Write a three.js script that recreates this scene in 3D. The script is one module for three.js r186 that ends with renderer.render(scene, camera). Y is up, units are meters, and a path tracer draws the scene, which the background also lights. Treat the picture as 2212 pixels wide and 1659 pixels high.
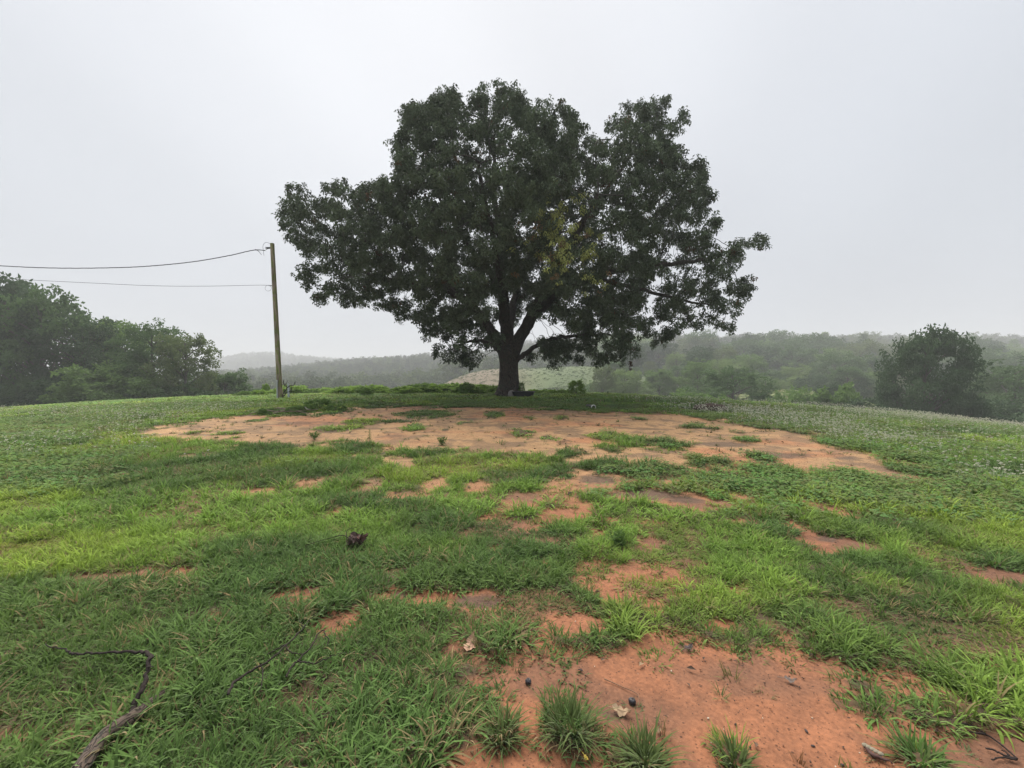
import * as THREE from 'three';
import { mergeGeometries } from 'three/addons/utils/BufferGeometryUtils.js';

// ---------------------------------------------------------------- camera, sky, sun, exposure
const scene = new THREE.Scene();
const camera = new THREE.PerspectiveCamera(88, 4 / 3, 0.05, 6000);
const EYE = 1.6, PITCH = -0.0227;
camera.position.set(0, EYE, 0);
camera.rotation.set(PITCH, 0, 0);
const renderer = new THREE.WebGLRenderer({ antialias: true });
renderer.toneMapping = THREE.LinearToneMapping;
renderer.toneMappingExposure = 5.5;
renderer.shadowMap.enabled = true;
const SUN_DIR = new THREE.Vector3(-0.1, 0.80, -0.56).normalize();
const sun = new THREE.DirectionalLight(0xfff6ea, 1.5);
sun.name = 'sun';
sun.position.copy(SUN_DIR).multiplyScalar(300);
sun.castShadow = true;
sun.shadow.radius = 110;
sun.shadow.mapSize.set(2048, 2048);
Object.assign(sun.shadow.camera, { left: -60, right: 60, top: 60, bottom: -60, near: 10, far: 600 });
scene.add(sun);
{
  // overcast sky: pale grey cloud, brighter round the veiled sun ahead, a little bluer and dimmer to the sides
  const W = 512, H = 256, data = new Float32Array(W * H * 4);
  const glow = new THREE.Vector3(-0.16, 0.74, -0.65).normalize(), v = new THREE.Vector3();
  const wob = (a, b) => Math.sin(a * 3.1 + b * 2.3) * 0.5 + Math.sin(a * 5.7 - b * 4.1 + 1.3) * 0.3 + Math.sin(a * 9.3 + b * 7.7 + 0.4) * 0.2;
  for (let j = 0; j < H; j++) for (let i = 0; i < W; i++) {
    const el = ((j + 0.5) / H - 0.5) * Math.PI, az = ((i + 0.5) / W - 0.5) * 2 * Math.PI;
    v.set(Math.cos(el) * Math.cos(az), Math.sin(el), Math.cos(el) * Math.sin(az));
    const a = v.angleTo(glow), k = Math.exp(-a * a / 0.62), up = Math.max(0, v.y);
    const w = 1 + 0.045 * wob(v.x * 2 + v.z, v.y * 3 - v.z * 1.4);
    const L = (0.114 + 0.012 * up + 0.056 * k) * w, o = (j * W + i) * 4;
    data[o] = L * (0.935 + 0.045 * k); data[o + 1] = L * 0.995; data[o + 2] = L * (1.10 - 0.06 * k); data[o + 3] = 1;
  }
  const sky = new THREE.DataTexture(data, W, H, THREE.RGBAFormat, THREE.FloatType);
  sky.mapping = THREE.EquirectangularReflectionMapping;
  sky.magFilter = THREE.LinearFilter; sky.needsUpdate = true;
  scene.background = sky; scene.environment = sky;
}
scene.fog = new THREE.FogExp2(0xe9eef2, 0.0014);

// ---------------------------------------------------------------- helpers
function rng(seed) { let s = seed >>> 0; return () => { s = (s + 0x6D2B79F5) >>> 0; let t = s; t = Math.imul(t ^ (t >>> 15), t | 1); t ^= t + Math.imul(t ^ (t >>> 7), t | 61); return ((t ^ (t >>> 14)) >>> 0) / 4294967296; }; }
const hash2 = (i, j) => { let n = Math.imul(i | 0, 374761393) ^ Math.imul(j | 0, 668265263); n = Math.imul(n ^ (n >>> 13), 1274126177); return ((n ^ (n >>> 16)) >>> 0) / 4294967296; };
function vnoise(x, y) { const i = Math.floor(x), j = Math.floor(y); let a = x - i, b = y - j; a = a * a * (3 - 2 * a); b = b * b * (3 - 2 * b);
  return (hash2(i, j) * (1 - a) + hash2(i + 1, j) * a) * (1 - b) + (hash2(i, j + 1) * (1 - a) + hash2(i + 1, j + 1) * a) * b; }
const fbm = (x, y, o = 4) => { let s = 0, a = 0.5, n = 0; for (let k = 0; k < o; k++) { s += a * vnoise(x + k * 17.3, y - k * 9.1); n += a; a *= 0.5; x *= 2.03; y *= 2.03; } return s / n; };
const clamp = (x, a = 0, b = 1) => Math.min(b, Math.max(a, x));
const ss = (a, b, x) => { const t = clamp((x - a) / (b - a)); return t * t * (3 - 2 * t); };
const lerp = (a, b, t) => a + (b - a) * t;
const V = (x, y, z) => new THREE.Vector3(x, y, z);
const taken = {};
function numbered(n) { const k = taken[n] = (taken[n] ?? -1) + 1; return k ? n + '_' + String(k).padStart(3, '0') : n; }
function shade(o) { o.traverse((c) => { if (c.isMesh) { c.castShadow = true; c.receiveShadow = true; } }); return o; }
function tag(o, label, category, group, kind) { o.userData = { ...o.userData, label, category }; if (group) o.userData.group = group; if (kind) o.userData.kind = kind; return o; }
function thing(name, label, category, group, pos) { const o = new THREE.Group(); o.name = numbered(name); scene.add(o); if (pos) o.position.copy(pos); return tag(o, label, category, group); }
function part(name, geo, mat, parent) { const m = new THREE.Mesh(geo, mat); m.name = name; parent.add(m); return shade(m); }
function solo(name, geo, mat, label, category, group) { const m = new THREE.Mesh(geo, mat); m.name = numbered(name); scene.add(m); return tag(shade(m), label, category, group); }
const std = (r, g, b, rough = 0.9, more = {}) => new THREE.MeshStandardMaterial({ color: new THREE.Color().setRGB(r, g, b), roughness: rough, side: THREE.DoubleSide, ...more });
const leafMat = (r, g, b, through = 0.35, more = {}) => new THREE.MeshPhysicalMaterial({ color: new THREE.Color().setRGB(r, g, b), roughness: 0.95, specularIntensity: 0.3, transmission: through, thickness: 0, side: THREE.DoubleSide, ...more });
const merge = (l) => mergeGeometries(l.map((g) => { g = g.index ? g.toNonIndexed() : g; for (const k of Object.keys(g.attributes)) if (k !== 'position' && k !== 'normal') g.deleteAttribute(k); if (!g.attributes.normal) g.computeVertexNormals(); return g; }));
class Tri { // raw triangles, flat shaded
  constructor() { this.p = []; }
  tri(a, b, c) { this.p.push(a.x, a.y, a.z, b.x, b.y, b.z, c.x, c.y, c.z); }
  geo() { const g = new THREE.BufferGeometry(); g.setAttribute('position', new THREE.Float32BufferAttribute(this.p, 3)); g.computeVertexNormals(); return g; }
}
// tube along points with a radius per point; wob roughens it
function tube(pts, radii, sides = 6, cap = true, wob = 0, rnd = null) {
  const pos = [], idx = [], n = pts.length; let side = null;
  for (let i = 0; i < n; i++) {
    const t = V().subVectors(pts[Math.min(n - 1, i + 1)], pts[Math.max(0, i - 1)]).normalize();
    if (!side) side = Math.abs(t.y) < 0.9 ? V(0, 1, 0).cross(t).normalize() : V(1, 0, 0).cross(t).normalize();
    side.addScaledVector(t, -side.dot(t)).normalize();
    const up = V().crossVectors(t, side);
    for (let k = 0; k < sides; k++) { const a = k / sides * Math.PI * 2, r = radii[i] * (1 + (wob && rnd ? (rnd() - 0.5) * 2 * wob : 0));
      pos.push(pts[i].x + (side.x * Math.cos(a) + up.x * Math.sin(a)) * r, pts[i].y + (side.y * Math.cos(a) + up.y * Math.sin(a)) * r, pts[i].z + (side.z * Math.cos(a) + up.z * Math.sin(a)) * r); }
  }
  for (let i = 0; i < n - 1; i++) for (let k = 0; k < sides; k++) { const a = i * sides + k, b = i * sides + (k + 1) % sides; idx.push(a, b, a + sides, b, b + sides, a + sides); }
  if (cap) for (const [e, o] of [[0, 1], [n - 1, 0]]) { const c = pos.length / 3; pos.push(pts[e].x, pts[e].y, pts[e].z); for (let k = 0; k < sides; k++) { const a = e * sides + k, b = e * sides + (k + 1) % sides; o ? idx.push(c, b, a) : idx.push(c, a, b); } }
  const g = new THREE.BufferGeometry(); g.setAttribute('position', new THREE.Float32BufferAttribute(pos, 3)); g.setIndex(idx); g.computeVertexNormals(); return g;
}
function smoothPath(pts, radii, per = 6) { // Catmull-Rom through points, with radii
  const c = new THREE.CatmullRomCurve3(pts, false, 'centripetal'), n = (pts.length - 1) * per, P = [], R = [];
  for (let i = 0; i <= n; i++) { const t = i / n; P.push(c.getPoint(t)); const f = t * (radii.length - 1), k = Math.min(radii.length - 2, Math.floor(f)); R.push(lerp(radii[k], radii[k + 1], f - k)); }
  return [P, R];
}
function limbTube(pts, radii, sides = 8, per = 6, wob = 0.06, seed = 5, crook = 0) { const r = rng(seed), [P, R] = smoothPath(pts, radii, per); if (crook) P.forEach((p, i) => { if (i) { p.x += (r() - 0.5) * crook; p.y += (r() - 0.5) * crook; p.z += (r() - 0.5) * crook; } }); return tube(P, R, sides, true, wob, r); }

// ---------------------------------------------------------------- the lie of the land
const qd = (t, a, m) => { const t0 = m / (2 * a); return t < t0 ? a * t * t : a * t0 * t0 + m * (t - t0); };
function valley(x, d) {
  let v = -12 + 3 * (fbm(x / 90 + 3, d / 90, 3) - 0.5);
  v += 12 * ss(110, 250, d) * ss(-40, 50, x);
  v += 15 * Math.exp(-(((x - 26) / 42) ** 2) - ((d - 128) / 34) ** 2);
  v += 9.5 * Math.exp(-(((x - 52) / 24) ** 2) - ((d - 72) / 20) ** 2);
  v += 10.2 * Math.exp(-(((x + 14) / 24) ** 2) - ((d - 150) / 30) ** 2);
  const az = x / Math.max(60, d);
  v += 20 * ss(190, 380, d) * ss(-0.95, -0.1, az) + 14 * ss(380, 520, d) * ss(-0.6, 0.1, az);
  v += 30 * ss(520, 800, d) * Math.exp(-(((az + 0.64) / 0.16) ** 2)) + 10 * ss(500, 900, d) * (0.5 + fbm(x / 240, d / 240, 2));
  return v;
}
function knoll(x, d) {
  const near = 0.42 * ss(4, 18, d), l = Math.max(0, -x - 10), r = Math.max(0, x - 5.5);
  return near - qd(l, 0.0022, 0.10) - qd(r, 0.0040, 0.15) - qd(Math.max(0, d - 24), 0.008, 0.2) - qd(Math.max(0, d - 17), 0.006, 0.12) * ss(5, 14, x) - qd(Math.max(0, -d - 12), 0.003, 0.1);
}
function land(x, z) {
  const d = -z, a = knoll(x, d), b = valley(x, d), k = 3, h = clamp(0.5 + (a - b) / (2 * k));
  let y = lerp(b, a, h) + k * h * (1 - h);
  if (Math.abs(x) < 60 && d > -10 && d < 60) y += 0.05 * (fbm(x * 0.55 + 9, d * 0.55, 3) - 0.5) + 0.018 * (fbm(x * 3.1, d * 3.1 + 4, 2) - 0.5);
  return y;
}
const F = 384 / Math.tan(44 * Math.PI / 180) * 2212 / 1024;
function ray(u, v) { return V((u - 1106) / F, (829.5 - v) / F, -1).applyAxisAngle(V(1, 0, 0), PITCH).normalize(); }
// where the sight line through a spot of the 2212 x 1659 survey sheet meets the ground (raised by h)
function gp(u, v, h = 0) {
  const r = ray(u, v), p = V(0, 0, 0); let t = 0.5;
  for (let i = 0; i < 4000; i++) { p.set(r.x * t, EYE + r.y * t, r.z * t); const e = p.y - land(p.x, p.z) - h; if (e < 0.0005 || t > 900) break; t += Math.max(0.0005, e * 0.35); }
  return p;
}
function atD(u, d) { return V((u - 1106) / F * d, 0, -d); }
function yAt(v, d) { return EYE + (Math.tan(Math.atan((829.5 - v) / F) + PITCH)) * d; }
function onLand(x, z, sink = 0) { return V(x, land(x, z) - sink, z); }

// ---------------------------------------------------------------- bare earth and turf: where each lies
function poly(list) { return list.map(([u, v]) => { const p = gp(u, v); return [p.x, p.z]; }); }
function inPoly(P, x, z) { // signed distance, negative inside
  let ins = false, best = 1e9;
  for (let i = 0, j = P.length - 1; i < P.length; j = i++) { const [ax, az] = P[i], [bx, bz] = P[j];
    if ((az > z) !== (bz > z) && x < (bx - ax) * (z - az) / (bz - az) + ax) ins = !ins;
    const dx = bx - ax, dz = bz - az, t = clamp(((x - ax) * dx + (z - az) * dz) / (dx * dx + dz * dz)); best = Math.min(best, Math.hypot(x - ax - t * dx, z - az - t * dz)); }
  return ins ? -best : best;
}
function spot([u, v, ru, rv, s = 1]) { const c = gp(u, v), a = gp(u, v - rv), b = gp(u, v + rv); return { x: c.x, z: (a.z + b.z) / 2, rx: ru / F * -c.z, rz: Math.max(0.05, Math.abs(a.z - b.z) / 2), s }; }
const yard = poly([[310, 936], [420, 913], [540, 899], [660, 896], [760, 884], [900, 880], [1100, 883], [1300, 890], [1450, 897], [1560, 912], [1640, 922], [1735, 938], [1765, 955], [1840, 976], [1930, 1003], [1900, 1018], [1700, 1006], [1560, 992], [1440, 982], [1270, 981], [1150, 973], [1000, 966], [860, 961], [690, 956], [560, 956], [430, 947]]);
const pad = poly([[1075, 1505], [1120, 1440], [1180, 1452], [1290, 1424], [1380, 1396], [1440, 1432], [1500, 1402], [1610, 1420], [1690, 1462], [1765, 1500], [1850, 1535], [1960, 1560], [2100, 1580], [2330, 1630], [2330, 1900], [900, 1900], [940, 1640], [1060, 1600]]);
const bare = [[860, 998, 44, 9], [678, 1044, 36, 10], [799, 1052, 26, 13], [848, 1071, 28, 9], [930, 1051, 34, 14], [1045, 1051, 34, 12], [1138, 1073, 40, 15], [722, 1108, 19, 12], [1071, 1188, 15, 7], [766, 1199, 24, 8],
  [1285, 1040, 60, 15], [1417, 1073, 80, 16], [1490, 1093, 62, 13], [1402, 1172, 28, 13], [1294, 1152, 25, 8], [1358, 1237, 20, 14], [1792, 1172, 54, 16], [1816, 1111, 21, 10], [1722, 1143, 26, 14], [1745, 1087, 20, 10], [2164, 1243, 55, 13], [1593, 1073, 34, 9],
  [381, 1240, 66, 14], [205, 1250, 95, 12], [419, 988, 42, 6], [126, 1096, 36, 6], [634, 1289, 66, 16], [725, 1341, 36, 24], [960, 1300, 95, 17], [855, 1287, 32, 13], [973, 1409, 36, 24], [1242, 1349, 66, 22], [1164, 1383, 26, 18], [1398, 1385, 34, 18], [1550, 1347, 44, 16], [1034, 1300, 46, 18], [300, 1350, 26, 10], [470, 1330, 36, 10], [1040, 1120, 16, 6], [580, 1130, 24, 5], [1950, 1260, 40, 9], [560, 1190, 20, 5], [1460, 1290, 40, 10], [1330, 1290, 26, 9], [1180, 1215, 26, 9], [900, 1140, 22, 6], [1230, 1110, 30, 9], [1600, 1130, 26, 9], [560, 1060, 30, 7]].map(([u, v, a, b]) => spot([u, v, a * 1.05, b * 1.15]));
const tufts = [[724, 927, 45, 6], [779, 912, 32, 6], [918, 896, 56, 8], [868, 910, 30, 5], [897, 923, 24, 7], [1069, 898, 21, 8], [1134, 936, 26, 9], [1181, 946, 26, 6], [1312, 944, 32, 11], [1310, 968, 40, 9], [500, 935, 28, 5], [614, 893, 44, 8], [724, 889, 36, 10], [1217, 903, 13, 3], [1423, 962, 66, 15], [1505, 922, 28, 6], [1613, 951, 38, 6, 0.7], [1654, 994, 25, 12], [1010, 913, 22, 4, 0.8], [560, 908, 18, 4], [410, 936, 22, 4], [1380, 905, 10, 3, 0.7], [960, 930, 12, 4, 0.7], [1145, 905, 10, 3, 0.6], [1600, 935, 20, 3, 0.5],
  [1235, 1572, 62, 58], [1390, 1640, 86, 34], [1590, 1640, 44, 34], [2000, 1640, 46, 28], [1085, 1570, 40, 40], [1420, 1432, 18, 20], [1250, 1452, 60, 16], [1840, 1530, 46, 26, 0.6], [1800, 1490, 40, 20, 0.7], [1990, 1555, 50, 14, 0.45], [1700, 1400, 60, 20], [1400, 1400, 24, 12, 0.6]].map(spot);
const inSpot = (e, x, z) => 1 - Math.hypot((x - e.x) / e.rx, (z - e.z) / e.rz); // 1 in the middle, 0 at the rim
const memo = new Map();
function turf(x, z) { // 0 bare earth ... 1 closed sward
  const d = -z;
  if (d > 40 || d < -30 || Math.abs(x) > 60) return 1;
  const n = fbm(x * 1.7 + 5, z * 1.7, 4) - 0.5, n2 = fbm(x * 6 + 11, z * 6 - 3, 2) - 0.5;
  let g = 1;
  const wob = n * 0.9 + n2 * 0.4;
  if (d > 5 && d < 26) g = Math.min(g, ss(-0.35, 0.35, inPoly(yard, x, z) - 0.3 + wob * 2.1));
  if (d < 5) g = Math.min(g, ss(-0.08, 0.1, inPoly(pad, x, z) + n * 0.35 + n2 * 0.16));
  for (const e of bare) { if (Math.abs(x - e.x) > e.rx * 2 || Math.abs(z - e.z) > e.rz * 2) continue; g = Math.min(g, 1 - 0.95 * ss(-0.36, 0.06, inSpot(e, x, z) + (n * 1.5 + n2 * 1.2))); }
  for (const e of tufts) { if (Math.abs(x - e.x) > e.rx * 1.7 || Math.abs(z - e.z) > e.rz * 1.7) continue; g = Math.max(g, e.s * ss(-0.1, 0.45, inSpot(e, x, z) + (n * 1.3 + n2 * 1.2))); }
  // thin places in the sward
  const thin = ss(0.55, 0.66, fbm(x * 0.8 + 40, z * 1.5 + 7, 4)) * (d < 9 ? 1 : 0.35), gap = ss(0.62, 0.68, fbm(x * 1.3 + 71, z * 1.9 + 23, 4) + 0.05 * Math.exp(-((x - 1.2) ** 2) / 9)) * ss(10.5, 8, d) * ss(5.0, 3.0, Math.abs(x - 0.9)) * ss(-1.3, -0.3, x + 0.12 * (d - 3));
  return clamp(g * (1 - 0.5 * thin) * (1 - 0.85 * gap));
}
const dampSpots = [[1290, 1036, 45, 11], [1400, 1068, 70, 14], [1480, 1080, 40, 9], [860, 1285, 30, 12], [1030, 1300, 60, 16], [1790, 1165, 50, 12], [1320, 1545, 36, 22], [1560, 960, 60, 5], [1690, 985, 70, 6], [1830, 990, 40, 5], [1480, 1400, 20, 10], [1010, 905, 60, 6]].map(spot);
function soil(x, z, out) {
  const d = -z, n = fbm(x * 0.9, z * 0.9 + 30, 4), f = fbm(x * 5, z * 9, 3), g = fbm(x * 14, z * 14, 2);
  const wet = clamp(1 - ss(4.2, 7.5, d)) ; // the earth by the path is redder clay
  let r = lerp(0.47, 0.315, wet), gg = lerp(0.284, 0.130, wet), b = lerp(0.138, 0.063, wet);
  const t = 0.74 + 0.42 * n + 0.20 * (f - 0.5) + 0.14 * (g - 0.5);
  const red = ss(0.52, 0.72, fbm(x * 0.5 + 60, z * 0.9, 3)) * 0.22;
  r *= t; gg *= t * (1 - red); b *= t * (1 - red * 1.2);
  // wheel scuffs and rain runnels: dark streaks of silt
  const st = fbm(x * 1.3 + 7, z * 3.2 + 0.8 * Math.sin(x * 0.7), 4), fleck = ss(0.62, 0.72, fbm(x * 3.6 + 13, z * 5.5, 3)) * 0.5 * ss(5, 8, d), k = Math.max(fleck, ss(0.57, 0.72, st) * 0.55 * (d > 6 ? 1 : 0.25));
  let dk = Math.max(k, 0.42 * ss(0.54, 0.70, fbm(x * 1.5 + 33, z * 1.9 + 5, 4))); for (const e of dampSpots) if (Math.abs(x - e.x) < e.rx * 1.6 && Math.abs(z - e.z) < e.rz * 1.6) dk = Math.max(dk, 0.78 * ss(-0.1, 0.5, inSpot(e, x, z) + (n - 0.5) * 1.6 + (g - 0.5) * 0.8));
  r = lerp(r, 0.075, dk); gg = lerp(gg, 0.055, dk); b = lerp(b, 0.042, dk);
  out[0] = r; out[1] = gg; out[2] = b; return out;
}
const inBrownField = (x, d) => d > 60 && d < 190 && x > -70;
{
  const xs = [], zs = [];
  { let x = 0, s = 0.035; const half = [0]; while (x < 1500) { s = x < 3.5 ? 0.035 : x < 18 ? Math.min(0.12, s * 1.01) : s * 1.06; x += s; half.push(x); } for (let i = half.length - 1; i > 0; i--) xs.push(-half[i]); xs.push(...half); }
  { let z = 1.0, s = 0.12; const back = []; let b = 1.0; while (b < 300) { s *= 1.15; b += s; back.push(b); } zs.push(...back.reverse()); zs.push(1.0); s = 0.035;
    while (z > -1500) { const d = -z; s = d < 0 ? 0.1 : d < 5 ? 0.03 : d < 20 ? Math.min(0.09, s * 1.012) : s * 1.035; z -= s; zs.push(z); } }
  const nx = xs.length, nz = zs.length, pos = new Float32Array(nx * nz * 3), col = new Float32Array(nx * nz * 3), uv = new Float32Array(nx * nz * 2), idx = new Uint32Array((nx - 1) * (nz - 1) * 6), c = [0, 0, 0];
  for (let j = 0, o = 0; j < nz; j++) for (let i = 0; i < nx; i++, o++) {
    const x = xs[i], z = zs[j], d = -z; let y = land(x, z);
    if (d > -6 && d < 45 && Math.abs(x) < 60) {
      const t = turf(x, z); soil(x, z, c);
      const m = 0.8 + 0.5 * fbm(x * 2.2, z * 2.2, 3), k = 0.9 * ss(0.15, 0.75, t);
      c[0] = lerp(c[0], 0.062 * m, k); c[1] = lerp(c[1], 0.050 * m, k); c[2] = lerp(c[2], 0.024 * m, k);
      if (d < 22) y += 0.012 * (fbm(x * 9, z * 9, 2) - 0.5) + (1 - t) * 0.006 * (fbm(x * 24, z * 24, 2) - 0.5) + 0.012 * ss(0.2, 0.8, t);
    } else {
      const n = fbm(x / 7, z / 7, 4), w = fbm(x / 40 + 4, z / 40, 3);
      c[0] = 0.050 + 0.045 * n; c[1] = 0.095 + 0.055 * n; c[2] = 0.022 + 0.012 * n;
      const bf = inBrownField(x, d) ? ss(0.3, 0.5, fbm(x / 22 + 9, d / 16 + 2, 3)) * ss(12, -8, x) * ss(90, 120, d) : 0;
      c[0] = lerp(c[0], 0.15, bf); c[1] = lerp(c[1], 0.115, bf); c[2] = lerp(c[2], 0.065, bf);
      const mead = Math.exp(-(((x - 52) / 26) ** 2) - ((d - 72) / 22) ** 2); c[0] = lerp(c[0], 0.15, mead); c[1] = lerp(c[1], 0.185, mead); c[2] = lerp(c[2], 0.06, mead);
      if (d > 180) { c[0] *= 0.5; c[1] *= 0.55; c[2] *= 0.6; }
    }
    pos.set([x, y, z], o * 3); col.set(c, o * 3); uv.set([x / 1.7, z / 1.7], o * 2);
  }
  for (let j = 0, o = 0; j < nz - 1; j++) for (let i = 0; i < nx - 1; i++, o += 6) { const a = j * nx + i; idx.set([a, a + 1, a + nx, a + 1, a + nx + 1, a + nx], o); }
  const g = new THREE.BufferGeometry(); g.setAttribute('position', new THREE.BufferAttribute(pos, 3)); g.setAttribute('color', new THREE.BufferAttribute(col, 3)); g.setAttribute('uv', new THREE.BufferAttribute(uv, 2)); g.setIndex(new THREE.BufferAttribute(idx, 1)); g.computeVertexNormals();
  // grain of the earth: sand, grit and crumbs, 1.7 m a tile
  const S = 1024, px = new Uint8Array(S * S * 4), bp = new Uint8Array(S * S * 4), r = rng(77);
  const tileN = (x, y, p) => { const i = Math.floor(x), j = Math.floor(y); let a = x - i, b = y - j; a = a * a * (3 - 2 * a); b = b * b * (3 - 2 * b); const h = (m, n) => hash2(((m % p) + p) % p + p * 31, ((n % p) + p) % p); return (h(i, j) * (1 - a) + h(i + 1, j) * a) * (1 - b) + (h(i, j + 1) * (1 - a) + h(i + 1, j + 1) * a) * b; };
  const grit = new Float32Array(S * S);
  for (let k = 0; k < 5200; k++) { const cx = r() * S, cy = r() * S, rad = 0.8 + r() * r() * 3.4, s = r() < 0.72 ? -1 : 0.8; for (let y = -5; y <= 5; y++) for (let x = -5; x <= 5; x++) { const q = Math.hypot(x, y * (1 + r() * 0.2)) / rad; if (q < 1) { const o = ((Math.floor(cy + y) + S) % S) * S + (Math.floor(cx + x) + S) % S; grit[o] = s * (1 - q * q * 0.6); } } }
  for (let y = 0; y < S; y++) for (let x = 0; x < S; x++) { const o = y * S + x, fine = r(), m = tileN(x / 8, y / 8, 128), l = tileN(x / 40, y / 40, 25.6 | 0);
    const v = clamp(0.86 + 0.16 * (fine - 0.5) + 0.16 * (m - 0.5) + 0.10 * (l - 0.5) + (grit[o] < 0 ? 0.34 * grit[o] : 0.14 * grit[o])), q = clamp(0.5 + 0.2 * (fine - 0.5) + 0.35 * (m - 0.5) + 0.3 * Math.abs(grit[o]));
    px.set([v * 255, v * 253, v * 249, 255], o * 4); bp.set([q * 255, q * 255, q * 255, 255], o * 4); }
  const tex = (d, srgb) => { const t = new THREE.DataTexture(d, S, S, THREE.RGBAFormat); t.wrapS = t.wrapT = THREE.RepeatWrapping; t.magFilter = THREE.LinearFilter; if (srgb) t.colorSpace = THREE.SRGBColorSpace; t.needsUpdate = true; return t; };
  const mat = new THREE.MeshStandardMaterial({ vertexColors: true, roughness: 0.93, map: tex(px, true), bumpMap: tex(bp, false), bumpScale: 0.006 });
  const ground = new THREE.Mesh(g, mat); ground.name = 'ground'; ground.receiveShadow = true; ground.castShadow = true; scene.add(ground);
  tag(ground, 'gently domed grassy hilltop with bare red clay patches and valley beyond', 'ground', null, 'structure');
}
console.log('ground done');
// ---------------------------------------------------------------- leaf and blade shapes
function blade(T, base, yaw, len, lean, droop, w, r) { // one arched grass blade of 4 segments
  const dir = V(Math.cos(yaw), 0, Math.sin(yaw)), side = V(-dir.z, 0, dir.x), n = 4; let p = base.clone(), ang = lean; let a = p.clone().addScaledVector(side, -w / 2), b = p.clone().addScaledVector(side, w / 2);
  for (let i = 1; i <= n; i++) { p = p.clone().addScaledVector(dir, Math.sin(ang) * len / n).add(V(0, Math.cos(ang) * len / n, 0)); ang += droop / n; const ww = w * (i === n ? 0 : [1, 1.1, 0.9, 0.55][i]);
    if (i === n) T.tri(a, b, p); else { const a2 = p.clone().addScaledVector(side, -ww / 2), b2 = p.clone().addScaledVector(side, ww / 2); T.tri(a, b, b2); T.tri(a, b2, a2); a = a2; b = b2; } }
}
function grassTuft(seed, n, len, w, spread, lean0, lean1, droop) { const T = new Tri(), r = rng(seed); for (let i = 0; i < n; i++) { const a = r() * 6.283, q = Math.sqrt(r()) * spread; blade(T, V(Math.cos(a) * q, -0.004, Math.sin(a) * q), a + (r() - 0.5) * 2.2, len * (0.45 + 0.75 * r()), lerp(lean0, lean1, r()), droop * (0.4 + r()), w * (0.7 + 0.6 * r()), r); } return T.geo(); }
function leaf(T, p, dir, up, len, w) { // pointed leaf, folded along its midrib
  const s = V().crossVectors(dir, up).normalize().multiplyScalar(w / 2), n = V().crossVectors(s, dir).normalize(), m = p.clone().addScaledVector(dir, len * 0.5), t = p.clone().addScaledVector(dir, len).addScaledVector(n, -len * 0.12), lift = n.clone().multiplyScalar(w * 0.22);
  const a = m.clone().add(s).add(lift), b = m.clone().sub(s).add(lift); T.tri(p, a, t); T.tri(p, t, b);
}
const rdir = (r) => { const z = r() * 2 - 1, a = r() * 6.283, q = Math.sqrt(1 - z * z); return V(q * Math.cos(a), z, q * Math.sin(a)); };
function cloverPatch(seed, n, R, size) { const T = new Tri(), r = rng(seed);
  for (let i = 0; i < n; i++) { const a = r() * 6.283, q = Math.sqrt(r()) * R, h = 0.03 + 0.06 * r(), c = V(Math.cos(a) * q, h, Math.sin(a) * q), y0 = r() * 6.283, tilt = rdir(r).multiplyScalar(0.4).add(V(0, 1, 0)).normalize();
    for (let k = 0; k < 3; k++) { const yw = y0 + k * 2.094, d = V(Math.cos(yw), 0, Math.sin(yw)); d.addScaledVector(tilt, -d.dot(tilt)).normalize(); const s = V().crossVectors(tilt, d).multiplyScalar(size * 0.5), m = c.clone().addScaledVector(d, size * 0.6), e = c.clone().addScaledVector(d, size); T.tri(c, m.clone().add(s), e); T.tri(c, e, m.clone().sub(s)); }
    const b = V(c.x * 0.9, -0.01, c.z * 0.9); T.tri(b, b.clone().add(V(0.002, 0, 0.002)), c); }
  return T.geo(); }
function scatter(name, geo, mat, list, label, category, parent) { // list of [x, y, z, yaw, scale, tint[, tilt, scaleY]]
  const m = new THREE.InstancedMesh(geo, mat, list.length), M = new THREE.Matrix4(), q = new THREE.Quaternion(), e = new THREE.Euler(), c = new THREE.Color();
  list.forEach((l, i) => { e.set(l[6] ? l[6][0] : 0, l[3], l[6] ? l[6][1] : 0, 'YXZ'); q.setFromEuler(e); M.compose(V(l[0], l[1], l[2]), q, V(l[4], l[4] * (l[7] ?? 1), l[4])); m.setMatrixAt(i, M); m.setColorAt(i, c.setRGB(...l[5])); });
  m.name = parent ? name : numbered(name); (parent ?? scene).add(m); shade(m); m.userData.kind = 'stuff'; if (!parent) tag(m, label, category, null, 'stuff'); return m;
}
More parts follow.
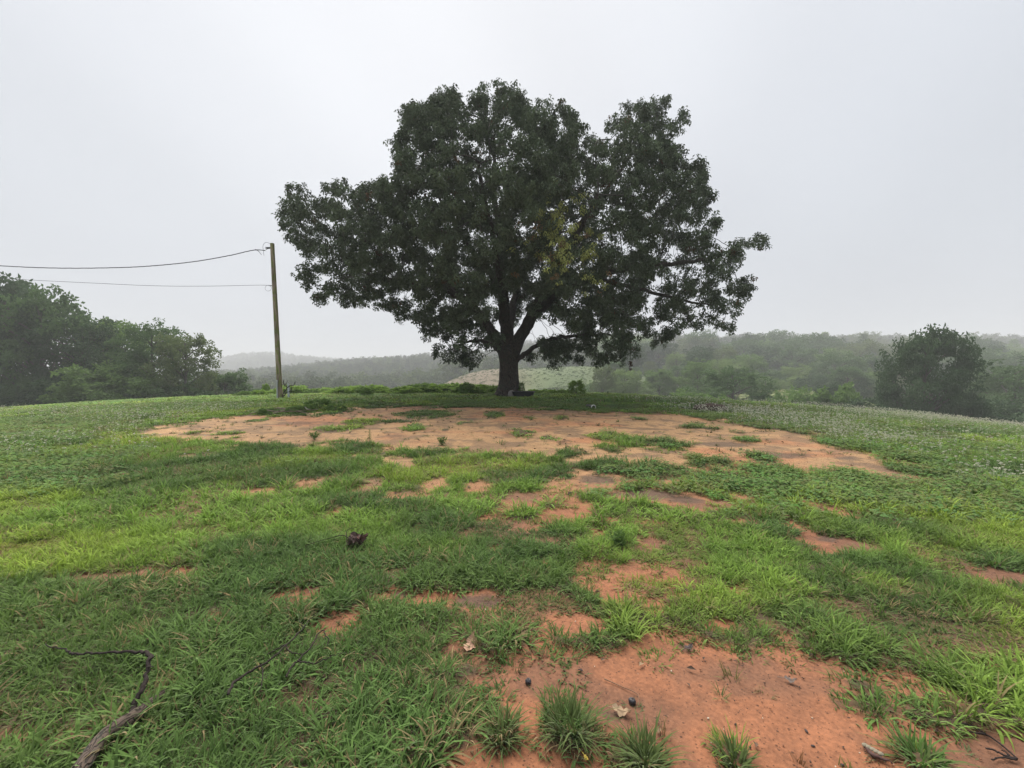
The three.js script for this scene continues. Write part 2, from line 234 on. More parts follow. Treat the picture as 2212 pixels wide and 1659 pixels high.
// ---------------------------------------------------------------- grass, clover, clover flowers
{
  const r = rng(4242);
  const crab = [1, 2, 3].map((s) => grassTuft(s * 31, 14, 0.14, 0.0092, 0.055, 0.3, 1.2, 1.6)), fine = [1, 2].map((s) => grassTuft(s * 57, 20, 0.12, 0.0055, 0.05, 0.2, 0.9, 0.9)), low = [1, 2].map((s) => grassTuft(s * 91, 26, 0.05, 0.006, 0.07, 0.6, 1.35, 0.8));
  const far = [1, 2].map((s) => grassTuft(s * 13, 22, 0.16, 0.022, 0.17, 0.4, 1.2, 1.2)), farther = [grassTuft(99, 26, 0.26, 0.05, 0.40, 0.4, 1.2, 1.1)], clo = [1, 2].map((s) => cloverPatch(s * 7, 26, 0.16, 0.02));
  const L = { crab: [[], [], []], fine: [[], []], low: [[], []], far: [[], []], farther: [[]], clo: [[], []] }, flowers = [];
  const add = (kind, x, z, s, tint, sy) => { const a = L[kind], k = Math.floor(r() * a.length); a[k].push([x, land(x, z), z, r() * 6.283, s, tint, [(r() - 0.5) * 0.3, (r() - 0.5) * 0.3], sy]); };
  const lush = (x, z) => fbm(x * 0.45 + 70, z * 0.6 - 20, 3); // drifts of brighter and duller grass
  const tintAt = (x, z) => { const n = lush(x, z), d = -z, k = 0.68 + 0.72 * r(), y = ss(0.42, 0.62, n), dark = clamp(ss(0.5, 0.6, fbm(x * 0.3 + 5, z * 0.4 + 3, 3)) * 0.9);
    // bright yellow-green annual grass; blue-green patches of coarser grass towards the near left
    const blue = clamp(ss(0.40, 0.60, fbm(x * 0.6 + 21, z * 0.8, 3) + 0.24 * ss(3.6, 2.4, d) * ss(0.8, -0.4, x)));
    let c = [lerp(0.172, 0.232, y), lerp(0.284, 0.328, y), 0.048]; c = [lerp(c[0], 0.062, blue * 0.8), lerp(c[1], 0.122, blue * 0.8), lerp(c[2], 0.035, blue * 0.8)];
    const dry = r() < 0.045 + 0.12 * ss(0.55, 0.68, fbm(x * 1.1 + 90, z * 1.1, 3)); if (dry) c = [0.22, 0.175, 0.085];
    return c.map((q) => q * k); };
  // bands: [d0, d1, tufts per square metre]
  const put = (d0, d1, per, f) => { const half = (d) => 1.36 * d + 1.2; const area = (d1 - d0) * (half(d0) + half(d1)), n = Math.round(area * per); for (let i = 0; i < n; i++) { let d = Math.sqrt(lerp(d0 * d0, d1 * d1, r())); const x = (r() * 2 - 1) * half(d); f(x, -d); } };
  const clump = (x, z) => 0.55 + 0.95 * ss(0.3, 0.68, fbm(x * 3.0 + 50, z * 3.0 + 14, 2));
  const cloverish = (x, z) => 0.6 * ss(0.44, 0.60, fbm(x * 0.16 + 3, z * 0.2 + 8, 3) + 0.22 * ss(5, 13, Math.abs(x + 1)) * ss(5, 9, -z) - 0.05);
  put(0.9, 4.2, 1050, (x, z) => { const t = turf(x, z); if (r() > t * 1.05 - 0.04) return; const thin = t < 0.55; const q = r();
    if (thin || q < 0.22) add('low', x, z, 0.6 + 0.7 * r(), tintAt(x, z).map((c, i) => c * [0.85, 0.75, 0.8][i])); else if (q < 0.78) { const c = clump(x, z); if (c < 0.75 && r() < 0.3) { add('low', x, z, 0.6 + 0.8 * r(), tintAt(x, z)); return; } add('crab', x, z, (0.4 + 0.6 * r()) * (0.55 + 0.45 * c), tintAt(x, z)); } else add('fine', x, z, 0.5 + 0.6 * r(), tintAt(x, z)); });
  put(4.2, 9, 420, (x, z) => { const t = turf(x, z); if (r() > t * 1.05 - 0.04) return; const c = cloverish(x, z); if (r() < c * 0.8) { add('clo', x, z, 0.7 + 0.6 * r(), [0.125, 0.200, 0.050].map((q) => q * (0.55 + 0.5 * r() + 0.4 * lush(x, z)))); return; } const q = r();
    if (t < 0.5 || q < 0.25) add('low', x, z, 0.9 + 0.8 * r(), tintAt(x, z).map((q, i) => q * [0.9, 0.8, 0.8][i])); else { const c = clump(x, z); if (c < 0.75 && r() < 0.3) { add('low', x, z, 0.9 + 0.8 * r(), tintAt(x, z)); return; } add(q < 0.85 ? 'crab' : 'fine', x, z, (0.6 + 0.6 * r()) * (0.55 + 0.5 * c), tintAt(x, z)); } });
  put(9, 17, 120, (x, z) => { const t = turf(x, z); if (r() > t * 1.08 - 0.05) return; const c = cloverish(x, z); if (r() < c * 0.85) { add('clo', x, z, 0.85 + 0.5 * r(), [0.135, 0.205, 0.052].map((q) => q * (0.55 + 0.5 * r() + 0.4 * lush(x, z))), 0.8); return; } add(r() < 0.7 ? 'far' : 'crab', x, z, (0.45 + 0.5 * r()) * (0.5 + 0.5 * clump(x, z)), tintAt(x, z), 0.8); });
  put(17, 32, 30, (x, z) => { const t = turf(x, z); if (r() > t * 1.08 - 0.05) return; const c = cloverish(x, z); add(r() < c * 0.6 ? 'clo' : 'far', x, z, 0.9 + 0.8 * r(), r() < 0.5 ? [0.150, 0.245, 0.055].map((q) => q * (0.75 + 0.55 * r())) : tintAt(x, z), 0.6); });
  put(32, 60, 6, (x, z) => add('farther', x, z, 0.7 + 0.8 * r(), tintAt(x, z).map((q) => q * 0.9), 0.7));
  put(60, 110, 1.4, (x, z) => add('farther', x, z, 1.2 + 1.0 * r(), (Math.hypot((x - 52) / 26, (z + 72) / 22) < 1 ? [0.15, 0.19, 0.06] : [0.085, 0.135, 0.042]).map((q) => q * (0.8 + 0.4 * r())), 0.4));
  // straggling seedlings on the bare yard
  put(7.5, 20, 16, (x, z) => { const t = turf(x, z); if (t > 0.3 || r() > 0.16 + 0.8 * ss(0.5, 0.7, fbm(x * 0.9 + 3, z * 1.4, 3))) return; add(r() < 0.6 ? 'low' : 'fine', x, z, 0.6 + 0.8 * r(), [0.13, 0.17, 0.06].map((q) => q * (0.6 + 0.5 * r())), 0.6); });
  put(1.1, 6, 26, (x, z) => { const t = turf(x, z); if (t > 0.35 || r() > 0.25) return; add(r() < 0.5 ? 'low' : 'fine', x, z, 0.35 + 0.5 * r(), [0.16, 0.15, 0.06].map((q) => q * (0.6 + 0.5 * r()))); });
  const gm = leafMat(1, 1, 1, 0.32, { specularIntensity: 0.35 }), cm = leafMat(1, 1, 1, 0.28, { specularIntensity: 0.35 });
  const G = { crab, fine, low, far, farther, clo }, names = { crab: ['arching_crabgrass', 'arching wet crabgrass blades carpeting the near hilltop'], fine: ['fine_grass', 'thin upright grass blades among the crabgrass'], low: ['short_grass', 'short flattened grass and moss creeping over the clay'], far: ['hilltop_grass', 'green grass covering the middle of the hilltop'], farther: ['slope_grass', 'tall grass on the slope falling away behind the crest'], clo: ['clover_leaves', 'low clover leaves matting the sides of the hilltop'] };
  let total = 0; for (const k in L) L[k].forEach((l, i) => { total += l.length; if (l.length) scatter(names[k][0], G[k][i], k === 'clo' ? cm : gm, l, names[k][1], k === 'clo' ? 'clover' : 'grass'); });
  // white clover heads
  { const T = new Tri(), q = rng(5); for (let i = 0; i < 16; i++) { const d = rdir(q), c = V(0, 0.11, 0); d.y = Math.abs(d.y) - 0.2; leaf(T, c.clone().addScaledVector(d, 0.002), d.normalize(), rdir(q), 0.014, 0.007); } blade(T, V(0, 0, 0), 1, 0.11, 0.05, 0.05, 0.0025, q); const g = T.geo(), list = [];
    const fl = (d0, d1, per, f) => put(d0, d1, per, (x, z) => { const t = turf(x, z); if (t < 0.7 || r() > f(x, z)) return; const v = 0.8 + 0.3 * r(); list.push([x, land(x, z) + 0.01, z, r() * 6.283, (1.1 + 0.5 * r()), [0.66 * v, 0.65 * v, 0.55 * v], [(r() - 0.5) * 0.6, (r() - 0.5) * 0.6], 0.9 + 0.5 * r()]); });
    const drift = (x, z) => ss(0.46, 0.62, fbm(x * 0.28 + 31, z * 0.5 + 2, 3)); fl(5, 24, 170, (x, z) => (x > 0 ? ss(5.2, 8.5, x + (-z - 8) * 0.10) : 0) * (0.10 + 0.6 * drift(x, z)) * ss(21, 13, -z) + (x < 0 ? 0.16 * ss(-5, -10, x) * ss(18, 14, -z) * drift(x + 50, z) : 0));
    scatter('white_clover_heads', g, std(1, 1, 1, 0.9), list, 'white clover flower heads dotted over the grass on the right', 'clover flowers'); console.log('flowers', list.length); }
  console.log('grass', total);
}
// crumbs of bark and clods on the bare clay
{
  const r = rng(919), T = new Tri(), R = rng(6), c = []; const ico = new THREE.IcosahedronGeometry(1, 0), p = ico.attributes.position; const off = {};
  for (let i = 0; i < p.count; i++) { const key = [p.getX(i), p.getY(i), p.getZ(i)].map((v) => v.toFixed(2)).join(); off[key] ??= 0.7 + 0.6 * R(); p.setXYZ(i, p.getX(i) * off[key] * 1.4, p.getY(i) * off[key] * 0.6, p.getZ(i) * off[key]); } ico.computeVertexNormals();
  for (let i = 0; i < 26000; i++) { const d = Math.sqrt(lerp(1, 64, r())), x = (r() * 2 - 1) * 1.36 * d, z = -d; if (turf(x, z) > 0.45 || r() > 0.25 + 0.75 * ss(0.45, 0.6, fbm(x * 3, z * 3, 2))) continue; const k = r(), tint = k < 0.6 ? [0.045, 0.030, 0.022] : k < 0.9 ? [0.20, 0.085, 0.045] : [0.42, 0.36, 0.28]; c.push([x, land(x, z) + 0.008, z, r() * 6.283, 0.0016 + 0.0045 * r() * r(), tint, [0, 0]]); }
  scatter('clay_crumbs', ico, std(1, 1, 1, 0.95), c, 'tiny dark crumbs of bark and clay scattered over the bare red earth', 'crumbs');
}
{ // brown leaf flakes dropped by the oak
  const r = rng(515), T = new Tri(); leaf(T, V(0, 0, 0), V(1, 0.15, 0).normalize(), V(0, 1, 0), 1, 0.5); const l = [];
  for (let i = 0; i < 5200; i++) { const d = lerp(1.2, 26, Math.pow(r(), 0.8)), x = (r() * 2 - 1) * 1.3 * d, z = -d; if (turf(x, z) > 0.8 || r() > 0.35) continue; const t = 0.5 + 0.8 * r(), k = r(); l.push([x, land(x, z) + 0.012, z, r() * 6.283, d < 5 ? 0.02 + 0.03 * r() : 0.04 + 0.07 * r(), k < 0.6 ? [0.09 * t, 0.055 * t, 0.035 * t] : k < 0.85 ? [0.22 * t, 0.15 * t, 0.09 * t] : [0.04 * t, 0.03 * t, 0.028 * t], [(r() - 0.5) * 0.7, (r() - 0.5) * 0.7]]); }
  scatter('leaf_litter', T.geo(), std(1, 1, 1, 0.9), l, 'small brown leaf flakes littering the bare earth', 'leaf litter'); }
console.log('grass done');
// ---------------------------------------------------------------- the great oak
const barkTex = (() => { const S = 512, a = new Uint8Array(S * S * 4), b = new Uint8Array(S * S * 4); for (let y = 0; y < S; y++) for (let x = 0; x < S; x++) { const u = x / S, v = y / S, q = Math.abs(Math.sin((u * 9 + 1.4 * (fbm(Math.cos(u * 6.283) * 2 + 8, v * 7, 3) - 0.5) * 2) * Math.PI)), l = fbm(u * 30, v * 14, 3), h = clamp(ss(0.05, 0.7, q) * 0.75 + 0.3 * l), lich = ss(0.62, 0.72, fbm(u * 9 + 3, v * 9, 3)); const t = 0.45 + 0.55 * h; const o = (y * S + x) * 4; a.set([255 * clamp(t * lerp(0.92, 0.86, lich)), 255 * clamp(t * lerp(0.86, 0.93, lich)), 255 * clamp(t * lerp(0.80, 0.82, lich)), 255], o); b.set([h * 255, h * 255, h * 255, 255], o); }
  const m = (d, s) => { const t = new THREE.DataTexture(d, S, S, THREE.RGBAFormat); t.wrapS = t.wrapT = THREE.RepeatWrapping; t.magFilter = THREE.LinearFilter; if (s) t.colorSpace = THREE.SRGBColorSpace; t.needsUpdate = true; return t; }; return [m(a, true), m(b, false)]; })();
const bark = new THREE.MeshStandardMaterial({ color: new THREE.Color().setRGB(0.075, 0.066, 0.058), roughness: 0.9, map: barkTex[0], bumpMap: barkTex[1], bumpScale: 0.09 });
const twigMat = std(0.05, 0.044, 0.038, 0.9);
function uvTube(pts, radii, sides, seed) { // smooth tube with uv for the bark
  const g = tube(pts, radii, sides, true, 0.05, rng(seed)), n = g.attributes.position.count, uv = new Float32Array(n * 2); let s = 0; for (let i = 0; i < pts.length; i++) { if (i) s += pts[i].distanceTo(pts[i - 1]); for (let k = 0; k < sides; k++) { const o = (i * sides + k) * 2; uv[o] = Math.abs(k / sides * 2 - 1) * 0.8 * Math.max(1, radii[0] * 2); uv[o + 1] = s / 1.6; } } g.setAttribute('uv', new THREE.BufferAttribute(uv, 2)); return g; }
{
  const D = 22, K = D / F, base = gp(1098, 861); base.z = -D; base.x = (1098 - 1106) * K; base.y = land(base.x, base.z);
  const oak = thing('oak_tree', 'huge spreading dark-leaved oak standing alone on the hilltop', 'tree', null, base);
  const P = (u, v, z = 0) => V((u - 1098) * K, (861 - v) * K, z);
  // trunk with a flared, ribbed foot
  { const rows = 34, sides = 28, pos = [], idx = [], uv = []; for (let j = 0; j <= rows; j++) { const y = -0.15 + (2.75 * j) / rows, flare = Math.exp(-Math.max(0, y) / 0.42), r0 = lerp(0.54, 0.49, clamp(y / 2.2)) + 0.14 * ss(1.7, 2.6, y); for (let k = 0; k <= sides; k++) { const a = k / sides * 6.2832, lob = 0.5 + 0.5 * Math.cos(a * 5 + 0.8 + 0.6 * Math.sin(a * 2)), r = r0 * (1 + flare * (0.22 + 0.65 * lob * lob) + 0.06 * (fbm(Math.cos(a) * 3 + 7, Math.sin(a) * 3 + y * 0.7, 3) - 0.5) * 2 + 0.03 * Math.cos(a * 7 + y)); pos.push(Math.cos(a) * r + 0.02 * y, y, Math.sin(a) * r); uv.push(k / sides * 2.4, y / 1.4); } }
    for (let j = 0; j < rows; j++) for (let k = 0; k < sides; k++) { const a = j * (sides + 1) + k; idx.push(a, a + sides + 1, a + 1, a + 1, a + sides + 1, a + sides + 2); }
    const g = new THREE.BufferGeometry(); g.setAttribute('position', new THREE.Float32BufferAttribute(pos, 3)); g.setAttribute('uv', new THREE.Float32BufferAttribute(uv, 2)); g.setIndex(idx); g.computeVertexNormals(); part('trunk', g, bark, oak); }
  // limbs: [points on the sheet with depth], radii, parent-less; each starts inside the trunk
  const limbs = [
    { p: [P(1100, 778, 0), P(1096, 740, 0), P(1090, 680, -0.1), P(1086, 620, 0.2), P(1082, 560, 0.4), P(1075, 480, 0.2), P(1065, 400, -0.3), P(1070, 320, 0)], r: [0.50, 0.46, 0.36, 0.31, 0.27, 0.2, 0.14, 0.08] },
    { p: [P(1092, 770, 0), P(1072, 735, 0.2), P(1040, 690, 0.5), P(1000, 655, 0.8), P(950, 630, 0.8), P(880, 620, 0.6), P(810, 605, 0.4), P(740, 570, 0)], r: [0.4, 0.32, 0.28, 0.24, 0.20, 0.17, 0.12, 0.07] },
    { p: [P(1000, 655, 0.8), P(950, 600, 0), P(900, 560, -0.7), P(850, 520, -1), P(780, 480, -1)], r: [0.19, 0.17, 0.14, 0.1, 0.06] },
    { p: [P(1108, 765, 0), P(1132, 720, 0.2), P(1158, 670, 0.2), P(1185, 610, 0), P(1215, 560, -0.3), P(1260, 480, -0.5), P(1320, 400, -0.4), P(1370, 330, 0)], r: [0.45, 0.38, 0.32, 0.27, 0.24, 0.19, 0.13, 0.07] },
    { p: [P(1150, 690, 0.3), P(1200, 650, 1), P(1270, 620, 1.6), P(1350, 600, 1.7), P(1430, 590, 1.2), P(1520, 570, 0.6), P(1590, 540, 0.2)], r: [0.26, 0.23, 0.2, 0.17, 0.13, 0.09, 0.05] },
    { p: [P(1112, 785, 0.1), P(1140, 765, 0.5), P(1175, 745, 1.0), P(1230, 735, 1.5), P(1300, 735, 1.7)], r: [0.2, 0.15, 0.13, 0.1, 0.06] },
    { p: [P(1085, 640, 0), P(1060, 590, -1.2), P(1020, 530, -2.2), P(960, 440, -3), P(910, 350, -3)], r: [0.24, 0.21, 0.18, 0.13, 0.07] },
    { p: [P(1090, 700, 0.1), P(1085, 640, 1.6), P(1075, 580, 3.2), P(1060, 520, 4.6), P(1050, 470, 5.6)], r: [0.24, 0.2, 0.16, 0.12, 0.07] },
    { p: [P(1120, 735, 0.1), P(1150, 680, 1.7), P(1180, 630, 3.2), P(1215, 580, 4.8), P(1240, 530, 5.8)], r: [0.24, 0.2, 0.16, 0.12, 0.07] },
    { p: [P(1100, 720, -0.1), P(1110, 640, -1.8), P(1130, 570, -3.6), P(1150, 500, -5.4), P(1160, 440, -6.8)], r: [0.27, 0.23, 0.18, 0.13, 0.07] },
    { p: [P(1080, 765, 0), P(1060, 745, -0.8), P(1030, 735, -1.6), P(990, 740, -2.2), P(960, 755, -2.4)], r: [0.16, 0.12, 0.1, 0.07, 0.04] },
    { p: [P(1240, 520, -0.5), P(1310, 490, -1.2), P(1390, 450, -1.8), P(1460, 400, -1.8)], r: [0.16, 0.13, 0.1, 0.06] },
    { p: [P(1270, 620, 1.6), P(1350, 650, 2.4), P(1420, 670, 2.6), P(1490, 680, 2.2)], r: [0.13, 0.1, 0.08, 0.04] },
  ];
  const N = []; // skeleton nodes: pos, parent, fixed radius
  limbs.forEach((l, n) => { const [A, R] = smoothPath(l.p, l.r.map((q) => q * 0.86), 7), rr = rng(n + 3); A.forEach((p, i) => { if (i > 1) { p.x += (rr() - 0.5) * 0.09; p.y += (rr() - 0.5) * 0.09; p.z += (rr() - 0.5) * 0.09; } }); part('limb', uvTube(A, R, 12, n), bark, oak); A.forEach((p, i) => N.push({ p, up: i ? N.length - 1 : -1, limb: true, r: R[i], kids: 0 })); });
  const lobes = [[660, 490, 62, 78], [740, 500, 90, 95], [720, 610, 75, 48], [800, 560, 90, 90], [880, 600, 90, 85], [890, 450, 100, 85], [820, 450, 70, 55], [925, 330, 82, 88], [900, 280, 45, 55], [990, 255, 75, 55], [1070, 232, 55, 40], [1165, 285, 85, 65], [1080, 390, 160, 120], [1240, 400, 110, 95], [1262, 335, 44, 36], [1360, 300, 55, 70], [1420, 270, 68, 52], [1380, 350, 90, 60], [1470, 400, 82, 60], [1420, 490, 115, 90], [1510, 470, 45, 70], [1540, 570, 62, 46], [1610, 535, 46, 32], [1608, 618, 42, 36], [1560, 650, 40, 34], [1590, 692, 24, 24], [1450, 640, 80, 55], [1390, 690, 60, 42], [1290, 620, 120, 95], [1300, 735, 80, 46], [1230, 755, 70, 32], [1345, 765, 38, 30], [1290, 772, 50, 24], [1150, 775, 24, 14], [1010, 640, 85, 70], [985, 735, 50, 48], [985, 775, 34, 22], [955, 768, 22, 14], [1050, 740, 40, 34], [1170, 560, 110, 100], [1000, 530, 120, 90], [870, 690, 36, 24], [925, 712, 28, 18], [690, 668, 26, 18], [770, 640, 60, 34], [1500, 690, 40, 20], [1440, 715, 22, 22], [1150, 470, 110, 80], [1260, 768, 100, 26], [1330, 782, 46, 18], [895, 695, 56, 30], [1000, 772, 40, 24], [1410, 728, 44, 26], [1582, 700, 34, 26], [1480, 690, 50, 24], [960, 690, 60, 40], [1120, 640, 70, 60]];
  const r = rng(2024), At = [], W = lobes.map(([, , a, b]) => a * b), Wt = W.reduce((a, b) => a + b);
  while (At.length < 5200) { let k = r() * Wt, i = 0; while ((k -= W[i]) > 0) i++; const [u, v, a, b] = lobes[i], q = Math.pow(r(), 0.42), an = r() * 6.283; let du = u + Math.cos(an) * q * a - 1110, dv = v + Math.sin(an) * q * b - 560;
    const edge = Math.min(1, Math.hypot(du / 560, dv / 370)), zs = 8.4 * Math.sqrt(Math.max(0.02, 1 - edge * edge)), t = (r() * 2 - 1), z = t * zs; const tz = z / 9.5, s = (1 - 0.5 * tz * tz) * (z > 0 ? (D - z) / D : 1); du *= s; dv *= s;
    const p = P(1110 + du, 560 + dv, z); if (p.y < 1.5) continue; { const pd = D - p.z, su = 1106 + (p.x + base.x) / pd * F, sv = 811 - (p.y + base.y - EYE) / pd * F; if (!lobes.some(([u2, v2, a2, b2]) => ((su - u2) / a2) ** 2 + ((sv - v2) / b2) ** 2 < 1.06)) continue; } if (Math.hypot(p.x, p.z) < 1.6 && p.y < 6) continue; if (p.z > -0.5 && p.x > -2.2 && p.x < 1.3 && p.y < 6.2 - 0.55 * Math.max(0, p.z) && r() < 0.93) continue; At.push({ p, n: -1, d: 1e9, dead: false }); }
  const see = (i0) => { for (const a of At) { if (a.dead) continue; for (let i = i0; i < N.length; i++) { const q = N[i].p, dx = q.x - a.p.x, dy = q.y - a.p.y, dz = q.z - a.p.z, d = dx * dx + dy * dy + dz * dz; if (d < a.d) { a.d = d; a.n = i; } } } };
  see(0); const step = 0.34;
  for (let it = 0; it < 90; it++) { const pull = new Map(); for (const a of At) { if (a.dead) continue; if (a.d < 0.55 * 0.55) { a.dead = true; continue; } const q = V().subVectors(a.p, N[a.n].p).normalize(); const e = pull.get(a.n); e ? e.add(q) : pull.set(a.n, q); }
    if (!pull.size) break; const i0 = N.length; for (const [n, dir] of pull) { dir.normalize().add(rdir(r).multiplyScalar(0.28)).add(V(0, -0.05, 0)).normalize(); if (N[n].kids > 3) continue; N[n].kids++; N.push({ p: N[n].p.clone().addScaledVector(dir, step), up: n, r: 0, kids: 0 }); } if (N.length === i0) break; see(i0); }
  // radii, tip to root
  const acc = new Float64Array(N.length), tipD = new Int32Array(N.length).fill(0); for (let i = N.length - 1; i >= 0; i--) { const n = N[i]; if (!n.limb) { n.r = acc[i] ? Math.pow(acc[i], 1 / 2.35) : 0.011; if (n.up >= 0) { acc[n.up] += Math.pow(n.r, 2.35); tipD[n.up] = Math.max(tipD[n.up], tipD[i] + 1); } } }
  const tubes = [], ch = N.map(() => []); N.forEach((n, i) => { if (!n.limb) ch[n.up].push(i); });
  const run = (from, i) => { const pts = [N[from].p], rad = [Math.min(N[i].r * 1.1, N[from].limb ? N[from].r * 0.8 : N[from].r)]; let c = i; for (;;) { pts.push(N[c].p); rad.push(N[c].r); const k = ch[c]; if (!k.length) break; let b = k[0]; for (const q of k) if (N[q].r > N[b].r) b = q; for (const q of k) if (q !== b) run(c, q); c = b; } tubes.push(tube(pts, rad, rad[0] > 0.04 ? 6 : 4, false)); };
  N.forEach((n, i) => { if (n.limb) for (const c of ch[i]) run(i, c); });
  const tw = part('branches', merge(tubes), twigMat, oak); tw.userData.kind = 'stuff';
  // sprays of drooping oak leaves round the twig ends
  const spray = (seed) => { const T = new Tri(), q = rng(seed); for (let i = 0; i < 17; i++) { const a = q() * 6.283, d = V(Math.cos(a) * 0.8, -0.25 - 0.7 * q(), Math.sin(a) * 0.8).normalize(), p = V((q() - 0.5) * 0.22, (q() - 0.35) * 0.2, (q() - 0.5) * 0.22); leaf(T, p, d, V(0, 1, 0).addScaledVector(rdir(q), 0.3).normalize(), 0.10 + 0.08 * q(), 0.045 + 0.03 * q()); } return T.geo(); };
  const sprays = [spray(1), spray(2), spray(3)], lists = [[], [], []], yl = [], yc = P(1190, 510, 4.5), yellow = (p) => { const u = p.x / K * D / (D - p.z) + 1098, v = 861 - p.y / K; return 0; };
  N.forEach((n, i) => { if (n.limb || tipD[i] > 2) return; const tone = 0.72 + 0.6 * r(), m = tipD[i] === 0 ? 10 + Math.floor(8 * r()) : tipD[i] === 1 ? 6 : 1; for (let k = 0; k < m; k++) { const o = rdir(r).multiplyScalar(0.40 * Math.cbrt(r())), p = n.p.clone().add(o); p.y -= 0.04 + 0.1 * r(); const v = tone * (0.65 + 0.7 * r()), rust = r() < 0.012; lists[Math.floor(r() * 3)].push([p.x, p.y, p.z, r() * 6.283, 0.8 + 0.55 * r(), rust ? [0.10 * v, 0.06 * v, 0.03 * v] : [0.092 * v, 0.122 * v, 0.072 * v], [(r() - 0.5) * 1.0, (r() - 0.5) * 1.0]]); } });
  // a few dying sprays hang yellow-green at the front of the crown
  const yp = [[1205, 455, 24, 30], [1215, 500, 22, 30], [1235, 465, 16, 20], [1190, 545, 42, 24], [1170, 560, 30, 26], [1235, 540, 24, 30], [1250, 520, 18, 26], [1290, 600, 20, 22], [1200, 580, 40, 18]];
  const tips = N.filter((n, i) => !n.limb && tipD[i] < 3 && n.p.z > 0);
  const toSheet = (p) => { const d = D - p.z; return [1106 + (p.x + base.x) / d * F, 811 - (p.y + base.y - EYE) / d * F]; };
  const tipAt = tips.map((n) => [...toSheet(n.p), n]);
  for (const [a, b, c, e] of yp) for (let s = 0; s < Math.round(c * e / 70); s++) { const an = r() * 6.283, q = Math.sqrt(r()), u = a + Math.cos(an) * q * c, v = b + Math.sin(an) * q * e; let best = null, bs = -1e9; for (const [tu, tv, n] of tipAt) { const sc = n.p.z - Math.hypot(tu - u, tv - v) * 0.25; if (sc > bs) { bs = sc; best = n; } }
    for (let k = 0; k < 2; k++) { const w = 0.6 + 0.8 * r(), p = best.p.clone().addScaledVector(rdir(r), 0.6).add(V(0, 0, 0.35)); yl.push([p.x, p.y, p.z, r() * 6.283, 0.75 + 0.4 * r(), r() < 0.78 ? [0.36 * w, 0.39 * w, 0.13 * w] : [0.20 * w, 0.13 * w, 0.07 * w], [(r() - 0.5), (r() - 0.5)]]); } }
  const om = leafMat(1, 1, 1, 0.14, {}); om.roughness = 0.85;
  lists.forEach((l, k) => scatter('crown', sprays[k], om, l, '', '', oak));
  if (yl.length) { const y = scatter('yellowing_leaves', sprays[0], om, yl, '', '', oak); y.userData.label = 'yellow-green dying leaf sprays in the middle of the crown'; }
  // dead bunch of brown leaves hanging under the right side
  { const l = [], c = P(1345, 798, 1.5); for (let k = 0; k < 12; k++) l.push([c.x + (r() - 0.5) * 0.1, c.y + (r() - 0.5) * 0.6, c.z + (r() - 0.5) * 0.1, r() * 6.3, 0.4 + 0.2 * r(), [0.10, 0.065, 0.035], [r() - 0.5, r() - 0.5]]); const h = scatter('dead_leaf_bunch', sprays[1], om, l, '', '', oak); h.userData.label = 'brown dead leaf bunch hanging from a broken twig'; part('dangling_twig', tube([P(1343, 765, 1.5), P(1345, 785, 1.5), c], [0.012, 0.01, 0.008], 4), twigMat, oak); }
  console.log('oak nodes', N.length, 'sprays', lists.map((l) => l.length), yl.length, 'left', At.filter((a) => !a.dead).length);
}
console.log('oak done');
// ---------------------------------------------------------------- other trees
// A broadleaf tree one unit tall: boughs reach out to lobes, lobes carry clumps of leaves.
function broadleaf(seed, { wide = 0.42, low = 0.22, lobes = 26, clumps = 12, leaves = 30, size = 0.032, top = 1, lean = 0, open = 0.35 }) {
  const r = rng(seed), T = new Tri(), tubes = [], mid = (low + top) / 2;
  tubes.push(tube([V(0, -0.03, 0), V(lean * 0.3, low * 0.8, 0.01), V(lean * 0.7, mid, -0.01), V(lean, top * 0.9, 0)], [0.028, 0.022, 0.013, 0.004], 7, true, 0.1, rng(seed + 1)));
  for (let i = 0; i < lobes; i++) {
    const f = (i + 0.5) / lobes, y = lerp(low + 0.04, top - 0.05, Math.pow(f, 0.85)), e = Math.sqrt(Math.max(0.03, 1 - ((y - lerp(low, mid, 0.75)) / (top - lerp(low, mid, 0.75))) ** 2 * (y > mid * 0.8 ? 1 : 0.6))), a = i * 2.39996 + (r() - 0.5) * 0.9, q = wide * e * (0.45 + 0.6 * Math.pow(r(), 0.5)) * (0.8 + 0.35 * r());
    const c = V(Math.cos(a) * q + lean * y, y, Math.sin(a) * q), R = (0.095 + 0.07 * r()) * (0.75 + 0.6 * wide), root = V(lean * y * 0.7, Math.max(low * 0.7, y - q * (0.5 + 0.4 * r())), 0);
    tubes.push(tube([root, root.clone().lerp(c, 0.5).add(V(0, 0.02, 0)), c], [0.008, 0.006, 0.002], 4, false));
    for (let k = 0; k < clumps; k++) { const d = rdir(r); d.y = d.y * 0.75 + 0.15; const cc = c.clone().addScaledVector(d, R * (0.35 + 0.75 * r())), cr = R * (open + 0.25 * r());
      for (let m = 0; m < leaves; m++) { const o = rdir(r), p = cc.clone().addScaledVector(o, cr * Math.cbrt(r())); p.y = cc.y + (p.y - cc.y) * 0.5 - 0.25 * cr * r(); leaf(T, p, rdir(r).multiplyScalar(0.8).add(V(d.x * 0.5, -0.25, d.z * 0.5)).normalize(), rdir(r), size * (0.7 + 0.6 * r()), size * 0.55); } }
  }
  return { crown: T.geo(), trunk: merge(tubes) };
}
